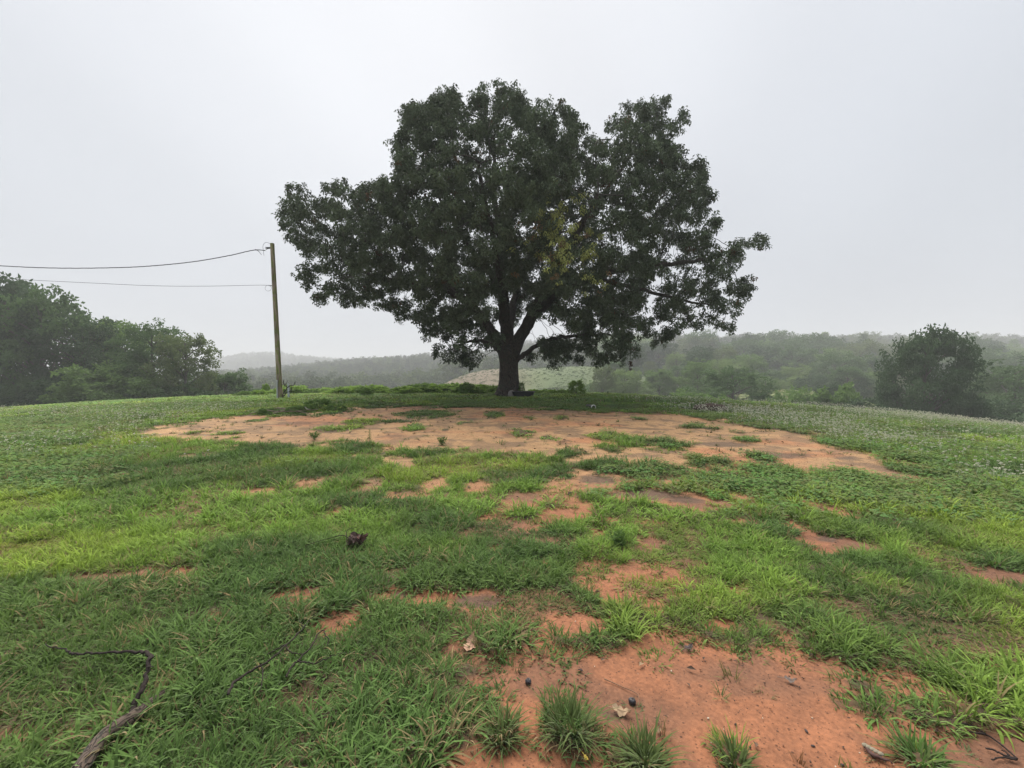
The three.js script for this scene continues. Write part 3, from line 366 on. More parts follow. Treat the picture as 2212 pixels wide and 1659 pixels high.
function conifer(seed, { wide = 0.2, low = 0.1, tiers = 26, per = 7, leaves = 16, size = 0.03, droop = 0.25 }) {
  const r = rng(seed), T = new Tri(), tubes = [tube([V(0, -0.03, 0), V(0, 0.5, 0), V(0, 0.99, 0)], [0.018, 0.011, 0.002], 6)];
  for (let i = 0; i < tiers; i++) { const f = (i + 0.5) / tiers, y = lerp(low, 0.98, f); for (let k = 0; k < per; k++) { const a = k / per * 6.283 + i * 1.3 + (r() - 0.5) * 0.6, L = wide * Math.pow(1 - f, 0.75) * (0.6 + 0.5 * r()) + 0.012, d = V(Math.cos(a), -droop + 0.3 * r(), Math.sin(a)).normalize(); for (let m = 0; m < leaves; m++) { const t = Math.pow(r(), 0.6), p = V(0, y, 0).addScaledVector(d, L * t).addScaledVector(rdir(r), 0.018); leaf(T, p, d.clone().addScaledVector(rdir(r), 0.7).normalize(), rdir(r), size * (0.6 + 0.6 * r()), size * 0.42); } } }
  return { crown: T.geo(), trunk: merge(tubes) };
}
const kinds = { round: broadleaf(11, { wide: 0.42 }), tall: broadleaf(12, { wide: 0.30, low: 0.14, lobes: 30 }), spread: broadleaf(13, { wide: 0.55, low: 0.12, lobes: 34, size: 0.028 }), ragged: broadleaf(14, { wide: 0.40, low: 0.1, lobes: 30, open: 0.28, leaves: 24, lean: 0.04 }), oval: broadleaf(15, { wide: 0.36, low: 0.06, lobes: 34, size: 0.028 }), pine: conifer(16, { wide: 0.17, low: 0.3, tiers: 18 }), cedar: conifer(17, { wide: 0.3, low: 0.02, tiers: 24 }), full: broadleaf(25, { wide: 0.47, low: 0.05, lobes: 46, size: 0.034, clumps: 12, leaves: 30, open: 0.36 }), bush: broadleaf(18, { wide: 0.62, low: 0.02, lobes: 30, size: 0.05, open: 0.4 }), weeds: broadleaf(29, { wide: 0.95, low: 0.0, lobes: 26, clumps: 7, leaves: 12, size: 0.17, open: 0.5 }), mound: broadleaf(19, { wide: 0.95, low: 0.0, lobes: 32, size: 0.06, open: 0.4 }) };
const greens = { dark: leafMat(0.058, 0.104, 0.044, 0.28), mid: leafMat(0.085, 0.150, 0.052, 0.34), fresh: leafMat(0.130, 0.215, 0.062, 0.38), pale: leafMat(0.165, 0.245, 0.078, 0.38), olive: leafMat(0.120, 0.165, 0.062, 0.35), weed: leafMat(0.21, 0.33, 0.07, 0.4), deepweed: leafMat(0.13, 0.22, 0.055, 0.35) };
const wood = std(0.085, 0.075, 0.065, 0.95);
function tree(name, kind, green, x, z, h, sx, label, category, group, turn, bare) { const t = thing(name, label, category, group, onLand(x, z, 0.05)); t.scale.set(h * sx, h, h * sx); t.rotation.y = turn; part(category === 'tree' ? 'trunk' : 'stem', kinds[kind].trunk, wood, t); part('crown', kinds[kind].crown, greens[green], t).userData.kind = 'stuff'; return t; }
// top at row v of the sheet, middle at column u, at depth d
function treeAt(name, kind, green, u, v, d, sx, label, category, group, turn = u) { const p = atD(u, d), g = land(p.x, p.z); return tree(name, kind, green, p.x, p.z, Math.max(0.3, yAt(v, d) - g), sx, label, category, group, turn); }
// the row of trees on the left
const lg = 'trees along the left edge of the hilltop';
treeAt('broadleaf_tree', 'tall', 'dark', -60, 592, 44, 0.9, 'tallest dark tree cut by the left edge of the picture', 'tree', lg);
treeAt('broadleaf_tree', 'ragged', 'dark', 12, 604, 43, 0.7, 'tall dark tree second from the left edge, sky showing through', 'tree', lg);
treeAt('broadleaf_tree', 'round', 'mid', 92, 630, 42, 0.72, 'tall round-headed dark tree near the left edge under the wires', 'tree', lg);
treeAt('broadleaf_tree', 'ragged', 'dark', 192, 682, 43, 0.85, 'bushy mid-height tree between the round-headed tree and the pointed one', 'tree', lg);
treeAt('broadleaf_tree', 'tall', 'fresh', 256, 694, 46, 0.8, 'narrow tree with a small pointed top in the left row', 'tree', lg);
treeAt('broadleaf_tree', 'oval', 'mid', 330, 702, 42, 0.85, 'leafy tree with a feathery top near the right end of the left row', 'tree', lg);
treeAt('broadleaf_tree', 'ragged', 'olive', 396, 722, 41, 0.8, 'last tall tree at the right end of the left row', 'tree', lg);
treeAt('cedar_tree', 'cedar', 'dark', 446, 792, 46, 1.0, 'small pointed cedar just right of the left tree row', 'tree', lg);
treeAt('broadleaf_tree', 'bush', 'mid', 485, 806, 45, 1.0, 'low rounded tree between the small cedar and the utility pole', 'tree', lg);
const ord = (n) => ['zeroth', 'first', 'second', 'third', 'fourth', 'fifth', 'sixth', 'seventh', 'eighth', 'ninth', 'tenth', 'eleventh', 'twelfth', 'thirteenth', 'fourteenth', 'fifteenth', 'sixteenth', 'seventeenth', 'eighteenth', 'nineteenth', 'twentieth', 'twenty-first', 'twenty-second', 'twenty-third', 'twenty-fourth', 'twenty-fifth', 'twenty-sixth', 'twenty-seventh', 'twenty-eighth'][n];
{ const r = rng(8), bl = [[-20, 830, 40, 0], [50, 838, 39, 1], [130, 815, 40, 0], [190, 822, 39, 2], [255, 790, 40, 2], [300, 815, 39, 2], [350, 835, 39, 1], [405, 830, 40, 1], [430, 845, 40, 1]]; for (const [u, v, d, k] of bl) treeAt('understory_bush', 'bush', ['dark', 'mid', 'fresh'][k], u, v, d, 1.0 + 0.3 * r(), ord(bl.filter((q) => q[0] <= u).length) + ' understory bush from the left edge below the left tree row', 'bush', 'bushes under the left tree row'); }
// right: single trees standing in front of the wood
treeAt('broadleaf_tree', 'full', 'dark', 1998, 716, 40, 0.54, 'large dark rounded tree standing alone near the right edge', 'tree');
treeAt('broadleaf_tree', 'oval', 'mid', 2190, 784, 50, 1.15, 'dark broad tree at the far right edge behind the clover', 'tree');
treeAt('broadleaf_tree', 'round', 'mid', 2115, 824, 56, 1.1, 'lower dark tree between the lone rounded tree and the right edge', 'tree');
treeAt('broadleaf_tree', 'round', 'mid', 1582, 796, 62, 1.25, 'round green tree beyond the crest below the oak branch tip', 'tree');
treeAt('broadleaf_tree', 'mound', 'fresh', 1770, 840, 48, 0.7, 'low wide bushy tree standing in the pale field gap', 'bush');
treeAt('broadleaf_tree', 'bush', 'dark', 1805, 832, 60, 0.8, 'small dark tree just behind the low wide bushy one', 'tree');
treeAt('broadleaf_tree', 'ragged', 'olive', 1300, 790, 84, 0.55, 'thin spindly sapling beside the pale sloping field', 'tree');
[[1292, 826, 98], [1312, 818, 104], [1330, 806, 108], [1285, 838, 88], [1345, 826, 92]].forEach(([u, v, d], i) => treeAt('hedge_bush', 'bush', i % 2 ? 'mid' : 'fresh', u, v, d, 1.1, ['middle', 'fourth', 'tallest', 'leftmost', 'rightmost'][i] + ' misty bush along the right side of the pale sloping field', 'bush', 'bushes along the field edge'));
treeAt('leafy_bush', 'bush', 'fresh', 1500, 850, 44, 1.1, 'fresh green bush just over the crest left of the round tree', 'bush');
treeAt('leafy_bush', 'mound', 'fresh', 1545, 862, 36, 0.8, 'small light green bush on the crest beside the dark soil heap', 'bush');
for (const [u, v, d, n] of [[1930, 885, 38, 2], [2060, 870, 41, 3], [1905, 860, 42, 1], [2150, 878, 40, 4], [2205, 868, 42, 5]]) treeAt('understory_bush', 'bush', 'dark', u, v, d, 1.2, ord(n) + ' dark bush from the left at the foot of the right-edge trees', 'bush', 'bushes under the right-edge trees');
// the wood on the right, tree by tree
{ const r = rng(31), wg = 'trees of the misty wood on the right', rows = [[88, 800, 1330, 1960, 17], [108, 780, 1300, 2240, 19], [135, 762, 1330, 2260, 19], [165, 748, 1340, 2280, 20], [200, 736, 1300, 2300, 22], [240, 731, 1280, 2300, 22]];
  rows.forEach(([d, v, u0, u1, n], k) => { for (let i = 0; i < n; i++) { const u = lerp(u0, u1, (i + 0.2 + 0.6 * r()) / n), q = r(), kind = q < 0.24 ? 'round' : q < 0.5 ? 'tall' : q < 0.68 ? 'oval' : q < 0.84 ? 'ragged' : k > 2 ? 'pine' : 'spread'; const g = r(), green = g < 0.25 ? 'dark' : g < 0.5 ? 'mid' : g < 0.72 ? 'fresh' : g < 0.88 ? 'pale' : 'olive'; const vv = v + (r() - 0.5) * (k === 5 ? 26 : 44) + (u > 1880 && k > 3 ? 14 : 0) + (u < 1440 && k < 2 ? 18 : 0);
    treeAt('wood_tree', kind, green, u, vv, d * (0.95 + 0.1 * r()), kind === 'tall' || kind === 'pine' ? 1.15 : 1.0, [{ dark: 'dark', mid: 'mid-green', fresh: 'fresh green', pale: 'pale green', olive: 'olive' }[green], { round: 'round-crowned', tall: 'narrow', oval: 'oval', ragged: 'ragged', pine: 'pointed', spread: 'wide' }[kind], 'tree in the', ['front', 'second', 'third', 'fourth', 'fifth', 'hindmost'][k], 'rank of the wood', u < 1480 ? 'behind the oak tip' : u < 1700 ? 'above the round tree' : u < 1890 ? 'left of the lone tree' : u < 2100 ? 'behind the lone tree' : 'at the right edge'].join(' '), 'tree', wg, r() * 6.283); } }); }
treeAt('wood_tree', 'round', 'mid', 1512, 716, 190, 0.8, 'tallest rounded tree breaking the wood skyline right of the oak', 'tree', 'trees of the misty wood on the right'); treeAt('wood_tree', 'ragged', 'dark', 1625, 722, 185, 0.9, 'ragged dark tree breaking the wood skyline below the oak branch end', 'tree', 'trees of the misty wood on the right'); treeAt('wood_tree', 'round', 'dark', 1790, 730, 175, 1.2, 'broad dark crown on the wood skyline left of the lone tree', 'tree', 'trees of the misty wood on the right');
// far woods on the hills, one mass
{ const r = rng(55), lo = [broadleaf(71, { lobes: 13, clumps: 5, leaves: 10, size: 0.075, wide: 0.36, low: 0.12 }), broadleaf(72, { lobes: 13, clumps: 5, leaves: 10, size: 0.075, wide: 0.30, low: 0.1 }), conifer(73, { wide: 0.2, low: 0.15, tiers: 12, per: 5, leaves: 7, size: 0.07 })].map((k) => merge([k.crown, k.trunk])), lists = [[], [], []];
  const sow = (d0, d1, u0, u1, n, h0, h1, pine, g0) => { for (let i = 0; i < n; i++) { const d = lerp(d0, d1, r()), x = (lerp(u0, u1, r()) - 1106) / F * d, k = r() < pine ? 2 : r() < 0.5 ? 0 : 1, t = (0.75 + 0.5 * r()) * g0; if (land(x, -d) > 900) continue; lists[k].push([x, land(x, -d) - 0.3, -d, r() * 6.283, lerp(h0, h1, r()), k === 2 ? [0.045 * t, 0.068 * t, 0.040 * t] : r() < 0.35 ? [0.10 * t, 0.14 * t, 0.055 * t] : [0.062 * t, 0.095 * t, 0.042 * t], [0, 0]]); } };
  sow(170, 260, 380, 1330, 420, 10, 16, 0.12, 1.1); sow(260, 330, 380, 1330, 520, 11, 16, 0.35, 1); sow(330, 460, 380, 1400, 900, 11, 16, 0.65, 0.9); sow(460, 560, 380, 2300, 900, 12, 17, 0.7, 0.9);
  sow(120, 180, 380, 760, 160, 9, 13, 0.1, 1); sow(260, 460, 1300, 2300, 700, 14, 20, 0.3, 0.9); sow(600, 900, 340, 900, 700, 14, 20, 0.4, 0.9); sow(600, 900, 1300, 2300, 500, 14, 22, 0.4, 0.9);
  const m = leafMat(1, 1, 1, 0.2); lists.forEach((l, k) => scatter('distant_woods', lo[k], m, l, ['far rounded broadleaf woods covering the misty hills', 'far narrow broadleaf woods covering the misty hills', 'far dark pine woods along the misty hill crest'][k], 'woods'));
  // low scrub over the pale field behind the oak
  const f = []; for (let i = 0; i < 6000; i++) { const d = lerp(62, 165, Math.sqrt(r())), x = (lerp(900, 1400, r()) - 1106) / F * d; const t = 0.88 + 0.24 * r(); f.push([x, land(x, -d) - 0.05, -d, r() * 6.283, 0.22 + 0.3 * r(), [0.066 * t, 0.125 * t, 0.026 * t], [0, 0], 0.6]); }
  scatter('field_scrub', broadleaf(74, { lobes: 9, clumps: 4, leaves: 8, size: 0.16, wide: 0.8, low: 0 }).crown, m, f, 'low pale green scrub dotted over the sloping field behind the oak', 'scrub'); }
// ---------------------------------------------------------------- weeds and bushes along the crest
{ const r = rng(12), cg = 'weed mounds along the crest';
  const wm = [...Array.from({ length: 20 }, (_, i) => [636 + i * 22 + 14 * (r() - 0.5), 832 + 10 * r() - 5 * ss(800, 1000, 636 + i * 22), 24.5 + 3 * r(), 1.5 + 0.9 * r(), r() < 0.6 ? 'weed' : 'deepweed']), [1150, 846, 26, 1.3, 'weed'], [1178, 842, 26, 1.3, 'weed'], [1215, 844, 25, 1.2, 'weed'], [530, 845, 24, 1.6, 'deepweed'], [560, 842, 23.5, 1.3, 'weed'], [600, 850, 24.5, 1, 'weed'], [792, 838, 23, 0.75, 'deepweed'], [1010, 828, 24.5, 0.8, 'deepweed'], [1160, 851, 24.5, 0.9, 'weed'], [1195, 846, 25, 1.0, 'weed'], [1420, 862, 30, 1.1, 'deepweed'], [1370, 866, 28, 1, 'weed'], [1460, 864, 31, 1.2, 'weed']]; for (const [u, v, d, w, k] of wm) treeAt('weed_mound', 'weeds', k, u, v, d, 1.0 * w * (0.9 + 0.3 * r()), ord(wm.filter((q) => (q[0] > 1098) === (u > 1098) && (u > 1098 ? q[0] <= u : q[0] >= u)).length) + (k === 'weed' ? ' weed mound, bright green, ' : ' weed mound, dark green, ') + (u > 1098 ? 'rightward' : 'leftward') + ' from the oak along the crest', 'weeds', cg, r() * 6);
  treeAt('round_bush', 'bush', 'weed', 1245, 820, 24, 0.95, 'round bright green bush standing right of the oak', 'bush');
  treeAt('sapling', 'bush', 'weed', 575, 828, 26, 0.5, 'thin pale-leaved sapling just left of the utility pole', 'sapling');
  treeAt('small_cedar', 'cedar', 'dark', 1313, 851, 24, 1.2, 'small dark cedar seedling nearer the oak of the two on the crest', 'shrub');
  treeAt('small_cedar', 'cedar', 'dark', 1346, 851, 25, 0.9, 'small dark cedar seedling farther right of the two on the crest', 'shrub');
  treeAt('leafy_weed', 'ragged', 'deepweed', 1128, 824, 21.7, 0.55, 'upright leafy weed growing against the oak trunk', 'weed'); }
console.log('trees done');
// ---------------------------------------------------------------- utility pole and its wires
{
  const D = 20, b = gp(605, 860), base = onLand((605 - 1106) / F * D, -D), topv = V((592 - 605) / F * D, yAt(526, D) - base.y, 0);
  const pole = thing('utility_pole', 'leaning weathered wooden utility pole left of the oak', 'utility pole', null, base);
  const S = 256, px = new Uint8Array(S * S * 4), bp = new Uint8Array(S * S * 4); for (let y = 0; y < S; y++) for (let x = 0; x < S; x++) { const n = fbm(x / 9, y / 120, 3), c = fbm(x / 4 + 9, y / 90 + 3, 2), m = ss(0.42, 0.6, fbm(x / 40 + 2, y / 30, 3)), crack = c > 0.66 ? 0.5 : 1, o = (y * S + x) * 4, k = (0.7 + 0.5 * n) * crack; px.set([lerp(0.66, 0.55, m) * k * 255, lerp(0.62, 0.60, m) * k * 255, lerp(0.55, 0.36, m) * k * 255, 255].map((q) => Math.min(255, q)), o); const h = n * crack * 255; bp.set([h, h, h, 255], o); }
  const tx = (d, s) => { const t = new THREE.DataTexture(d, S, S, THREE.RGBAFormat); t.wrapS = t.wrapT = THREE.RepeatWrapping; t.magFilter = THREE.LinearFilter; if (s) t.colorSpace = THREE.SRGBColorSpace; t.needsUpdate = true; return t; };
  const g = (() => { const pts = [], rr = [], n = 14; for (let i = 0; i <= n; i++) { const t = i / n; pts.push(V(topv.x * t, -0.2 + (topv.y + 0.2) * t, 0)); rr.push(lerp(0.13, 0.096, t)); } const geo = tube(pts, rr, 14, true, 0.02, rng(3)), cnt = geo.attributes.position.count, uv = new Float32Array(cnt * 2); for (let i = 0; i <= n; i++) for (let k = 0; k < 14; k++) { uv[(i * 14 + k) * 2] = Math.abs(k / 14 * 2 - 1); uv[(i * 14 + k) * 2 + 1] = i / n * 3; } geo.setAttribute('uv', new THREE.BufferAttribute(uv, 2)); return geo; })();
  part('post', g, new THREE.MeshStandardMaterial({ color: new THREE.Color().setRGB(0.95, 0.86, 0.82), map: tx(px, true), bumpMap: tx(bp, false), bumpScale: 0.01, roughness: 0.95 }), pole);
  const grey = std(0.32, 0.34, 0.36, 0.5, { metalness: 0.6 }), black = std(0.03, 0.03, 0.035, 0.6);
  const br = new THREE.BoxGeometry(0.20, 0.07, 0.06); br.translate(topv.x - 0.19, topv.y - 0.22, 0); part('bracket', br, black, pole);
  const ey = new THREE.TorusGeometry(0.045, 0.012, 6, 14); ey.translate(topv.x - 0.30, topv.y - 0.22, 0); part('eye_bolt', ey, grey, pole);
  const eb = new THREE.CylinderGeometry(0.03, 0.03, 0.16, 8); eb.rotateZ(Math.PI / 2); eb.translate(topv.x * 0.7 - 0.17, yAt(617, D) - base.y, 0); part('insulator', eb, grey, pole);
  const conduit = new THREE.CylinderGeometry(0.035, 0.035, 1.0, 10); conduit.translate(-0.06, 0.45, 0.155); part('conduit', conduit, std(0.42, 0.43, 0.44, 0.6), pole);
  const W = (u, v, d = D) => V((u - 1106) / F * d, yAt(v, d), -d);
  const wireM = std(0.055, 0.06, 0.07, 0.7);
  { const w = thing('overhead_cable', 'thick sagging overhead cable running left from the pole top', 'cable', 'wires strung from the utility pole');
    const pts = [W(577, 541), W(556, 540), W(500, 552), W(428, 564.5), W(350, 573), W(278, 577.5), W(126, 579), W(0, 573.5), W(-150, 560), W(-330, 532), W(-560, 480)], [A] = smoothPath(pts, [1, 1], 14);
    const twist = []; for (const ph of [0, 2.1, 4.2]) twist.push(tube(A.map((p, i) => p.clone().add(V(0, Math.cos(i * 0.75 + ph) * 0.012, Math.sin(i * 0.75 + ph) * 0.012))), A.map(() => 0.011), 5, false)); part('strands', merge(twist), wireM, w);
    part('wedge_clamp', limbTube([W(556, 538.5), W(563, 543), W(569, 551)], [0.016, 0.016, 0.008], 6, 4, 0), wireM, w);
    part('loose_tail', limbTube([W(574, 552), W(573, 542), W(572, 532), W(576, 525), W(583, 524), W(589, 529)], [0.008, 0.008, 0.008, 0.008, 0.008, 0.008], 5, 6, 0), wireM, w); part('hook', limbTube([W(576, 541), W(581, 538), W(587, 537)], [0.01, 0.01, 0.01], 5, 4, 0), grey, w); }
  { const w = thing('overhead_wire', 'thin lower overhead wire ending in a coil at the pole', 'wire', 'wires strung from the utility pole');
    const pts = [W(589, 617), W(574, 616), W(460, 618), W(349, 617.6), W(187, 610.6), W(6, 601), W(-160, 588), W(-400, 562)], [A] = smoothPath(pts, [1, 1], 12); part('strand', tube(A, A.map(() => 0.0095), 5, false), wireM, w);
    const coil = []; for (let i = 0; i <= 30; i++) { const a = 1.3 + i / 30 * 5.6; coil.push(W(583 + Math.cos(a) * 7, 622.5 - Math.sin(a) * 6.5).add(V(0, 0, i * 0.002))); } part('coil', tube(coil, coil.map(() => 0.007), 5, false), wireM, w); }
  // galvanised stake with a dead vine beside the pole
  const sp = onLand((625 - 1106) / F * D, -D + 0.1), st = thing('metal_stake', 'pale galvanised metal stake beside the pole foot', 'stake', null, sp); const h = yAt(828, D) - sp.y;
  const sh = new THREE.BoxGeometry(0.07, h + 0.2, 0.035); sh.translate(0, h / 2 - 0.1, 0); part('shaft', sh, std(0.42, 0.46, 0.50, 0.5, { metalness: 0.4 }), st); const fl = new THREE.BoxGeometry(0.012, h * 0.9, 0.06); fl.translate(0.03, h / 2, -0.04); part('flange', fl, std(0.42, 0.46, 0.50, 0.5, { metalness: 0.4 }), st);
  const vine = [[[609, 862], [614, 846], [620, 838], [617, 830], [622, 822]], [[620, 838], [627, 833], [634, 832], [638, 824]], [[612, 856], [620, 848], [629, 843], [630, 834]], [[616, 834], [612, 827], [614, 820]]].map((l, i) => limbTube(l.map(([u, v]) => W(u, v, D - 0.1)), l.map((_, k) => 0.03 - 0.005 * k), 5, 5, 0.2, i + 4, 0.02));
  solo('dead_vine', merge(vine), std(0.05, 0.042, 0.036), 'dead twisted vine stem between the pole and the metal stake', 'vine');
}
// ---------------------------------------------------------------- things under and near the oak
{ // black tub, a low trough with sloping ends
  const c = gp(1134, 865), t = thing('feed_trough', 'black plastic trough lying against the foot of the oak', 'trough', null, onLand(c.x, -20.9)); t.rotation.y = -0.08;
  const mk = (k, y0, y1, w0, w1, l0, l1) => { const T = new Tri(), A = [], B = [], n = 24; for (let i = 0; i < n; i++) { const a = i / n * 6.283, s = (e) => Math.sign(e) * Math.pow(Math.abs(e), 0.45); A.push(V(s(Math.cos(a)) * l0, y0, s(Math.sin(a)) * w0)); B.push(V(s(Math.cos(a)) * l1, y1, s(Math.sin(a)) * w1)); } for (let i = 0; i < n; i++) { const j = (i + 1) % n; T.tri(A[i], B[i], B[j]); T.tri(A[i], B[j], A[j]); if (k) T.tri(V(0, y0, 0), A[i], A[j]); } return T.geo(); };
  const m = std(0.022, 0.022, 0.024, 0.5); part('shell', merge([mk(1, -0.02, 0.30, 0.24, 0.34, 0.46, 0.60), mk(1, 0.02, 0.30, 0.21, 0.31, 0.43, 0.57)]), m, t);
  const rim = []; for (let i = 0; i <= 40; i++) { const a = i / 40 * 6.283, s = (e) => Math.sign(e) * Math.pow(Math.abs(e), 0.45); rim.push(V(s(Math.cos(a)) * 0.60, 0.30, s(Math.sin(a)) * 0.34)); } part('rim', tube(rim, rim.map(() => 0.022), 6, false), m, t); }
function rock(seed, sx, sy, sz, detail = 3) { const g = new THREE.IcosahedronGeometry(1, detail), p = g.attributes.position; for (let i = 0; i < p.count; i++) { const x = p.getX(i), y = p.getY(i), z = p.getZ(i), n = 1 + 0.45 * (fbm(x * 1.6 + seed, y * 1.6 + z * 1.3, 3) - 0.5); p.setXYZ(i, x * n * sx, y * n * sy, z * n * sz); } g.computeVertexNormals(); return g; }
{ const c = gp(1104, 864), m = solo('field_stone', rock(3, 0.20, 0.26, 0.16), std(0.22, 0.205, 0.19), 'pale grey field stone leaning on the oak trunk beside the trough', 'stone'); m.position.copy(onLand(c.x, -21.05)); m.position.y += 0.12; }
{ const c = gp(1282, 884), t = thing('drain_pipe', 'short white-rimmed pipe end poking from the grass behind the bare yard', 'pipe', null, c.clone().add(V(0, 0.07, 0))); t.rotation.y = 0.25;
  const o = new THREE.CylinderGeometry(0.085, 0.085, 0.5, 20, 1, true); o.rotateX(Math.PI / 2); o.translate(0, 0, -0.25); part('barrel', o, std(0.03, 0.03, 0.03, 0.6), t); const e = new THREE.TorusGeometry(0.082, 0.016, 8, 24); part('rim', e, std(0.62, 0.62, 0.60, 0.5), t); }
{ const c = gp(1533, 886), m = solo('soil_heap', rock(9, 0.62, 0.2, 0.35, 4), std(0.05, 0.034, 0.026, 1), 'low heap of dark brown soil and roots on the crest at right', 'soil heap'); m.position.copy(c).add(V(0, 0.05, 0)); }
// weeds on the bare yard
const stemG = leafMat(0.11, 0.19, 0.05, 0.3);
{ const c = gp(798, 968), t = thing('tall_weed', 'single tall upright weed at the near edge of the bare yard', 'weed', null, c), r = rng(4), h = 0.40, T = new Tri(); part('stem', tube([V(0, -0.02, 0), V(0.01, h * 0.5, 0), V(0, h, 0)], [0.005, 0.004, 0.002], 5), stemG, t);
  for (let i = 0; i < 46; i++) { const y = h * (0.12 + 0.86 * i / 46), a = i * 2.4, d = V(Math.cos(a), 0.75, Math.sin(a)).normalize(); leaf(T, V(0.006, y, 0), d, V(0, 1, 0), 0.085 * (1.15 - y / h * 0.7), 0.013); } part('leaves', T.geo(), stemG, t); }
for (const [u, v, s, l] of [[680, 950, 0.19, 'small bushy weed at the left near edge of the bare yard'], [956, 962, 0.17, 'small bushy weed right of the tall upright weed'], [1338, 1182, 0.13, 'dark tuft-like weed in the grass below the damp soil']]) { const c = gp(u, v), t = thing('bushy_weed', l, 'weed', 'weeds on the bare yard', c), r = rng(u), T = new Tri(), st = []; for (let i = 0; i < 7; i++) { const d = rdir(r); d.y = 1.2; d.normalize(); st.push(tube([V(0, -0.01, 0), d.clone().multiplyScalar(s)], [0.004, 0.002], 4)); for (let k = 0; k < 16; k++) { const p = d.clone().multiplyScalar(s * (0.25 + 0.75 * k / 16)); leaf(T, p, rdir(r).add(V(0, 0.6, 0)).normalize(), V(0, 1, 0), 0.07, 0.02); } } part('stem', merge(st), stemG, t); part('leaves', T.geo(), stemG, t); }
// big grass clumps on the clay in front
{ const mat = leafMat(0.085, 0.125, 0.035, 0.3, { specularIntensity: 0.4 }), lab = ['largest spiky grass clump on the bare red clay', 'wide grass clump at the bottom edge right of the largest clump', 'grass clump at the bottom edge in the middle of the clay', 'bright grass clump at the bottom edge near the right corner', 'spiky grass clump left of the largest one'];
  [[1230, 1585, 0.17, 90], [1390, 1648, 0.15, 100], [1590, 1652, 0.10, 60], [1995, 1648, 0.15, 70], [1085, 1590, 0.13, 60]].forEach(([u, v, s0, n], i) => { const s = s0 * 0.84, c = gp(u, v), t = thing('grass_clump', lab[i], 'grass clump', 'grass clumps on the near clay', c); const rr = rng(i + 900); part('blades', grassTuft(300 + i, n, s * (0.9 + 0.3 * rr()), 0.0075, s * 0.45, 0.05, 0.9, 0.6 + 0.6 * rr()), i === 3 ? leafMat(0.10, 0.19, 0.045, 0.3) : mat, t).userData.kind = 'stuff';
    const bent = grassTuft(340 + i, Math.round(n * 0.5), s * 1.5, 0.007, s * 0.3, 0.5, 1.2, 1.1); bent.rotateY(rr() * 6); bent.translate((rr() - 0.5) * s, 0, (rr() - 0.5) * s); part('bent_blades', bent, mat, t).userData.kind = 'stuff';
    part('low_blades', grassTuft(320 + i, n, s * 0.55, 0.006, s * 0.85, 0.5, 1.3, 0.9), leafMat(0.085, 0.085, 0.036, 0.3), t).userData.kind = 'stuff'; const dry = grassTuft(360 + i, 16, s * 0.9, 0.004, s * 0.5, 0.4, 1.4, 0.7); part('dry_blades', dry, leafMat(0.22, 0.16, 0.085, 0.2), t).userData.kind = 'stuff'; }); }
// ---------------------------------------------------------------- fallen wood and leaves
const deadBark = new THREE.MeshStandardMaterial({ color: new THREE.Color().setRGB(0.11, 0.092, 0.082), roughness: 0.9, map: barkTex[0], bumpMap: barkTex[1], bumpScale: 0.008 });
const darkTwig = new THREE.MeshPhysicalMaterial({ color: new THREE.Color().setRGB(0.028, 0.022, 0.02), roughness: 0.9, specularIntensity: 0.35 });
{ const t = thing('fallen_branch', 'thick fallen branch with mottled bark lying in the grass at lower left', 'branch'); const G = (u, v, h) => gp(u, v, h);
  { const pts = [G(90, 1760, 0.06), G(170, 1665, 0.06), G(230, 1585, 0.055), G(290, 1548, 0.05), G(330, 1515, 0.04), G(362, 1490, 0.03)], [A, R] = smoothPath(pts, [0.032, 0.030, 0.027, 0.030, 0.020, 0.012], 8); const g = uvTube(A, R, 12, 4); const uv = g.attributes.uv; for (let i = 0; i < uv.count; i++) uv.setXY(i, uv.getX(i) * 0.6, uv.getY(i) * 5); part('bough', g, deadBark, t); }
  part('stub', limbTube([G(322, 1425, 0.16), G(334, 1418, 0.2)], [0.005, 0.002], 5, 3, 0.2), darkTwig, t); part('stub', limbTube([G(319, 1440, 0.15), G(332, 1440, 0.19)], [0.004, 0.0015], 5, 3, 0.2), darkTwig, t);
  part('side_twig', limbTube([G(286, 1540, 0.06), G(290, 1520, 0.08), G(308, 1488, 0.11), G(317, 1450, 0.14), G(323, 1420, 0.16), G(312, 1410, 0.16), G(270, 1408, 0.15), G(210, 1410, 0.13), G(158, 1414, 0.11), G(140, 1403, 0.10), G(98, 1394, 0.08)], [0.012, 0.011, 0.0095, 0.009, 0.0105, 0.008, 0.0062, 0.0055, 0.005, 0.004, 0.0022], 7, 7, 0.28, 8, 0.011), darkTwig, t); }
{ const t = thing('fallen_twig', 'forked bare black twig lying in the grass left of centre', 'twig'); let s = 20; const L = (l, r0, r1, h = 0.13) => part('fork', limbTube(l.map(([u, v]) => gp(u, v, h)), l.map((_, k) => 1.25 * lerp(r0, r1, k / (l.length - 1))), 6, 6, 0.22, s++, 0.008), darkTwig, t);
  L([[492, 1500], [504, 1477], [535, 1453], [577, 1430], [618, 1394], [650, 1362], [668, 1340], [688, 1323]], 0.0055, 0.0016); L([[577, 1414], [600, 1400], [625, 1388], [645, 1366]], 0.002, 0.003); L([[618, 1395], [626, 1407], [640, 1411], [660, 1413]], 0.003, 0.0016); L([[618, 1462], [632, 1440], [645, 1425], [673, 1394], [695, 1362], [706, 1375], [710, 1384], [708, 1394]], 0.004, 0.0015); L([[642, 1430], [660, 1430], [681, 1433], [700, 1425], [725, 1414], [757, 1410]], 0.003, 0.0012); L([[565, 1440], [568, 1460], [562, 1490]], 0.0025, 0.0015); L([[655, 1355], [648, 1343], [645, 1325]], 0.002, 0.001); }
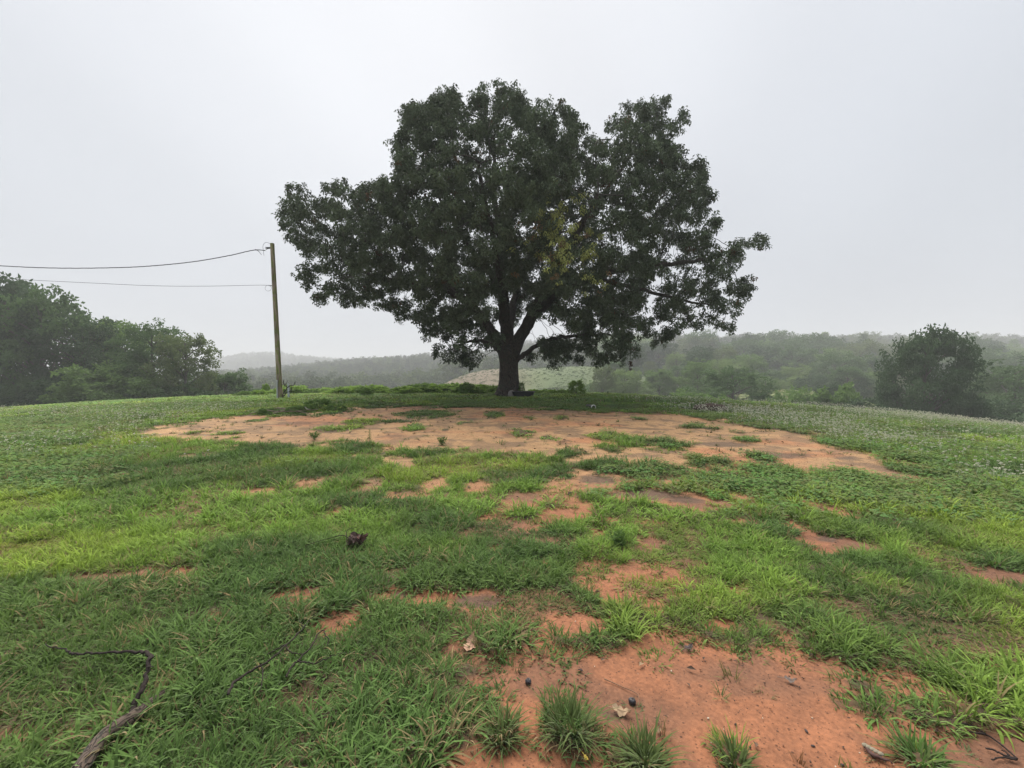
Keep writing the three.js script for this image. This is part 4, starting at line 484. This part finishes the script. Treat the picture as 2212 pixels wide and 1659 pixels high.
function oakLeaf(len, curl, seed) { const r = rng(seed), n = 14, T = new Tri(), pt = (t, s) => { const lobe = 0.16 + 0.17 * Math.abs(Math.sin(t * Math.PI * 3.6)), w = len * lobe * Math.sin(Math.PI * Math.pow(t, 0.8)) * s; return V(w, curl * len * ((t - 0.5) ** 2 * 1.4 + Math.abs(s) * 0.16 * Math.sin(t * 9)), t * len); }; for (let i = 0; i < n; i++) { const a = i / n, b = (i + 1) / n; for (const s of [-1, 1]) { T.tri(pt(a, 0), pt(b, 0), pt(b, s)); T.tri(pt(a, 0), pt(b, s), pt(a, s)); } } return merge([T.geo(), tube([V(0, 0.004, -0.03), V(0, 0.003, len * 0.9)], [0.0018, 0.0008], 5)]); }
for (const [u, v, len, yaw, tilt, c, l] of [[1008, 1412, 0.12, 2.9, -0.3, [0.36, 0.22, 0.15], 'curled pinkish tan dead oak leaf standing in thin grass'], [1322, 1530, 0.09, 1.15, -0.06, [0.27, 0.19, 0.115], 'pale tan dead oak leaf lying on the damp clay'], [1262, 1632, 0.028, 0.5, 0, [0.55, 0.42, 0.08], 'tiny yellow leaf scrap at the foot of the largest grass clump'], [1694, 1466, 0.06, 1.0, -0.2, [0.13, 0.10, 0.085], 'small grey curled leaf at the upper rim of the clay'], [1480, 1402, 0.06, 1.9, -0.2, [0.06, 0.045, 0.045], 'small dark curled leaf in the grass at the top of the clay']]) { const m = solo('dead_leaf', oakLeaf(len, 0.5, 1), std(...c, 0.8), l, 'leaf', 'fallen leaves'); m.position.copy(gp(u, v, len > 0.13 ? 0.05 : 0.015)); m.rotation.set(tilt, yaw, len > 0.13 ? 0.6 : 0.1, 'YXZ'); }
{ const c = gp(762, 1180, 0.03), t = thing('dead_leaf_sprig', 'crumpled cluster of dark maroon dead leaves on a twig in the grass', 'leaves', null, c), r = rng(41), T = []; for (let i = 0; i < 11; i++) { const g = oakLeaf(0.09 + 0.05 * r(), 0.7 + 0.6 * r(), i); g.applyMatrix4(new THREE.Matrix4().makeRotationFromEuler(new THREE.Euler(-0.9 * r(), r() * 6.283, (r() - 0.5) * 1.6))); g.translate((r() - 0.5) * 0.09, 0.03 + 0.06 * r(), (r() - 0.5) * 0.07); const m = part('leaf', g, std(0.085 * (0.7 + 0.6 * r()), 0.045, 0.038, 0.7), t); } part('twig', limbTube([V(0, 0.03, 0), V(-0.1, 0.08, -0.05), V(-0.25, 0.06, -0.02), V(-0.42, 0.03, 0.06)], [0.004, 0.0035, 0.003, 0.002], 5, 5, 0.1), darkTwig, t); part('twig', limbTube([V(-0.05, 0.03, 0), V(-0.10, 0.10, -0.12), V(-0.06, 0.08, -0.25)], [0.004, 0.003, 0.002], 5, 5, 0.1), darkTwig, t); }
for (const [u, v, s, l] of [[1141, 1472, 0.017, 'black oak gall ball on the clay near the oak leaf'], [1366, 1515, 0.018, 'black oak gall ball on the smooth clay above the pale leaf']]) { const g = rock(u, s, s * 0.85, s, 2), t = thing('oak_gall', l, 'gall', 'black oak galls on the clay', gp(u, v, 0.012)); part('ball', g, std(0.022, 0.022, 0.028, 0.4), t); const d = new THREE.SphereGeometry(s * 0.3, 8, 6); d.translate(0, s * 0.75, 0); part('tip', d, std(0.06, 0.05, 0.045, 0.8), t); }
{ const t = thing('lichen_stick', 'short broken stick with pale lichen on the clay near the bottom right', 'stick'); part('stick', limbTube([[1868, 1612], [1885, 1630], [1905, 1638], [1923, 1644]].map(([u, v]) => gp(u, v, 0.014)), [0.006, 0.008, 0.006, 0.003], 7, 5, 0.2, 3, 0.003), std(0.07, 0.035, 0.03), t); const f = []; for (let i = 0; i < 5; i++) { const g = rock(i + 20, 0.012, 0.006, 0.009, 1), p = gp(lerp(1868, 1902, i / 4), lerp(1609, 1628, i / 4), 0.02); g.translate(p.x, p.y, p.z); f.push(g); } part('lichen', merge(f), std(0.2, 0.18, 0.13), t).userData.kind = 'stuff'; }
{ const t = thing('curved_twig', 'long curved dark twig with a forked end in the bottom right corner', 'twig'); let s = 60; for (const [l, a, b] of [[[[2076, 1563], [2094, 1566], [2130, 1586], [2165, 1610], [2197, 1638]], 0.0045, 0.003], [[[2197, 1640], [2170, 1632], [2150, 1622], [2128, 1615]], 0.005, 0.003], [[[2195, 1641], [2165, 1636], [2142, 1641]], 0.004, 0.0025], [[[2180, 1632], [2170, 1622], [2163, 1620]], 0.003, 0.002], [[[2094, 1580], [2102, 1582], [2130, 1586]], 0.003, 0.004]]) part('fork', limbTube(l.map(([u, v]) => gp(u, v, 0.012)), l.map((_, k) => lerp(a, b, k / (l.length - 1))), 6, 5, 0.15, s++, 0.003), darkTwig, t); }
{ const t = thing('dry_grass_stalk', 'thin bent brown grass stalk lying on the smooth clay', 'stalk'); part('stalk', limbTube([[1305, 1466], [1340, 1482], [1377, 1500], [1380, 1524]].map(([u, v]) => gp(u, v, 0.012)), [0.003, 0.0025, 0.002, 0.0015], 5, 5, 0.1), std(0.17, 0.10, 0.06), t); }
for (const [u, v, s, l] of [[1742, 1579, 0.007, 'dark bark chip on the clay nearer the mossy rim'], [1756, 1611, 0.006, 'dark bark chip on the clay left of the lichen stick'], [1819, 1652, 0.006, 'dark bark chip at the bottom edge of the clay']]) { const m = solo('bark_chip', rock(u, s * 1.5, s * 0.5, s * 0.8, 1), std(0.04, 0.03, 0.03), l, 'bark chip', 'bark chips on the clay'); m.position.copy(gp(u, v, 0.005)); m.rotation.y = u; }
// sticks by the pole and the long bent one
{ const r = rng(66), g = 'dry sticks on the grass near the pole'; [[[540, 893], [600, 882], [650, 886]], [[560, 885], [610, 889], [690, 884]], [[590, 893], [640, 881], [680, 877]], [[600, 880], [640, 888], [668, 893]]].forEach((l, i) => { const m = solo('dry_stick', limbTube(l.map(([u, v]) => gp(u, v, 0.10 + 0.06 * r())), [0.016, 0.013, 0.007], 6, 6, 0.15, i, 0.02), std(0.15, 0.12, 0.09), ['lowest', 'longest', 'rearmost', 'short slanting'][i] + ' dry grey stick in the loose brush pile near the pole', 'stick', g); });
  const b = solo('bent_sapling', limbTube([gp(655, 884, 0), gp(658, 880, 0.2), gp(664, 884, 0.62), gp(671, 884, 0.78)], [0.02, 0.017, 0.012, 0.006], 6, 6, 0.1), std(0.05, 0.06, 0.035), 'bent dark sapling stem rising from the brush pile near the pole', 'stem'); 
  for (const [u, v, s] of [[690, 884, 0.42], [660, 890, 0.3], [725, 888, 0.3], [640, 892, 0.28], [575, 895, 0.25]]) { const p = gp(u, v); tree('yard_weed', 'mound', 'deepweed', p.x, p.z, s, 1.2, { 690: 'largest leafy weed clump beside the brush pile', 660: 'leafy weed clump just left of the largest one by the brush pile', 725: 'leafy weed clump at the right end of the brush pile', 640: 'leafy weed clump in front of the brush pile', 575: 'leafy weed clump at the left end of the brush pile' }[u], 'weeds', 'weed clumps at the back of the yard', u); } }
renderer.render(scene, camera);
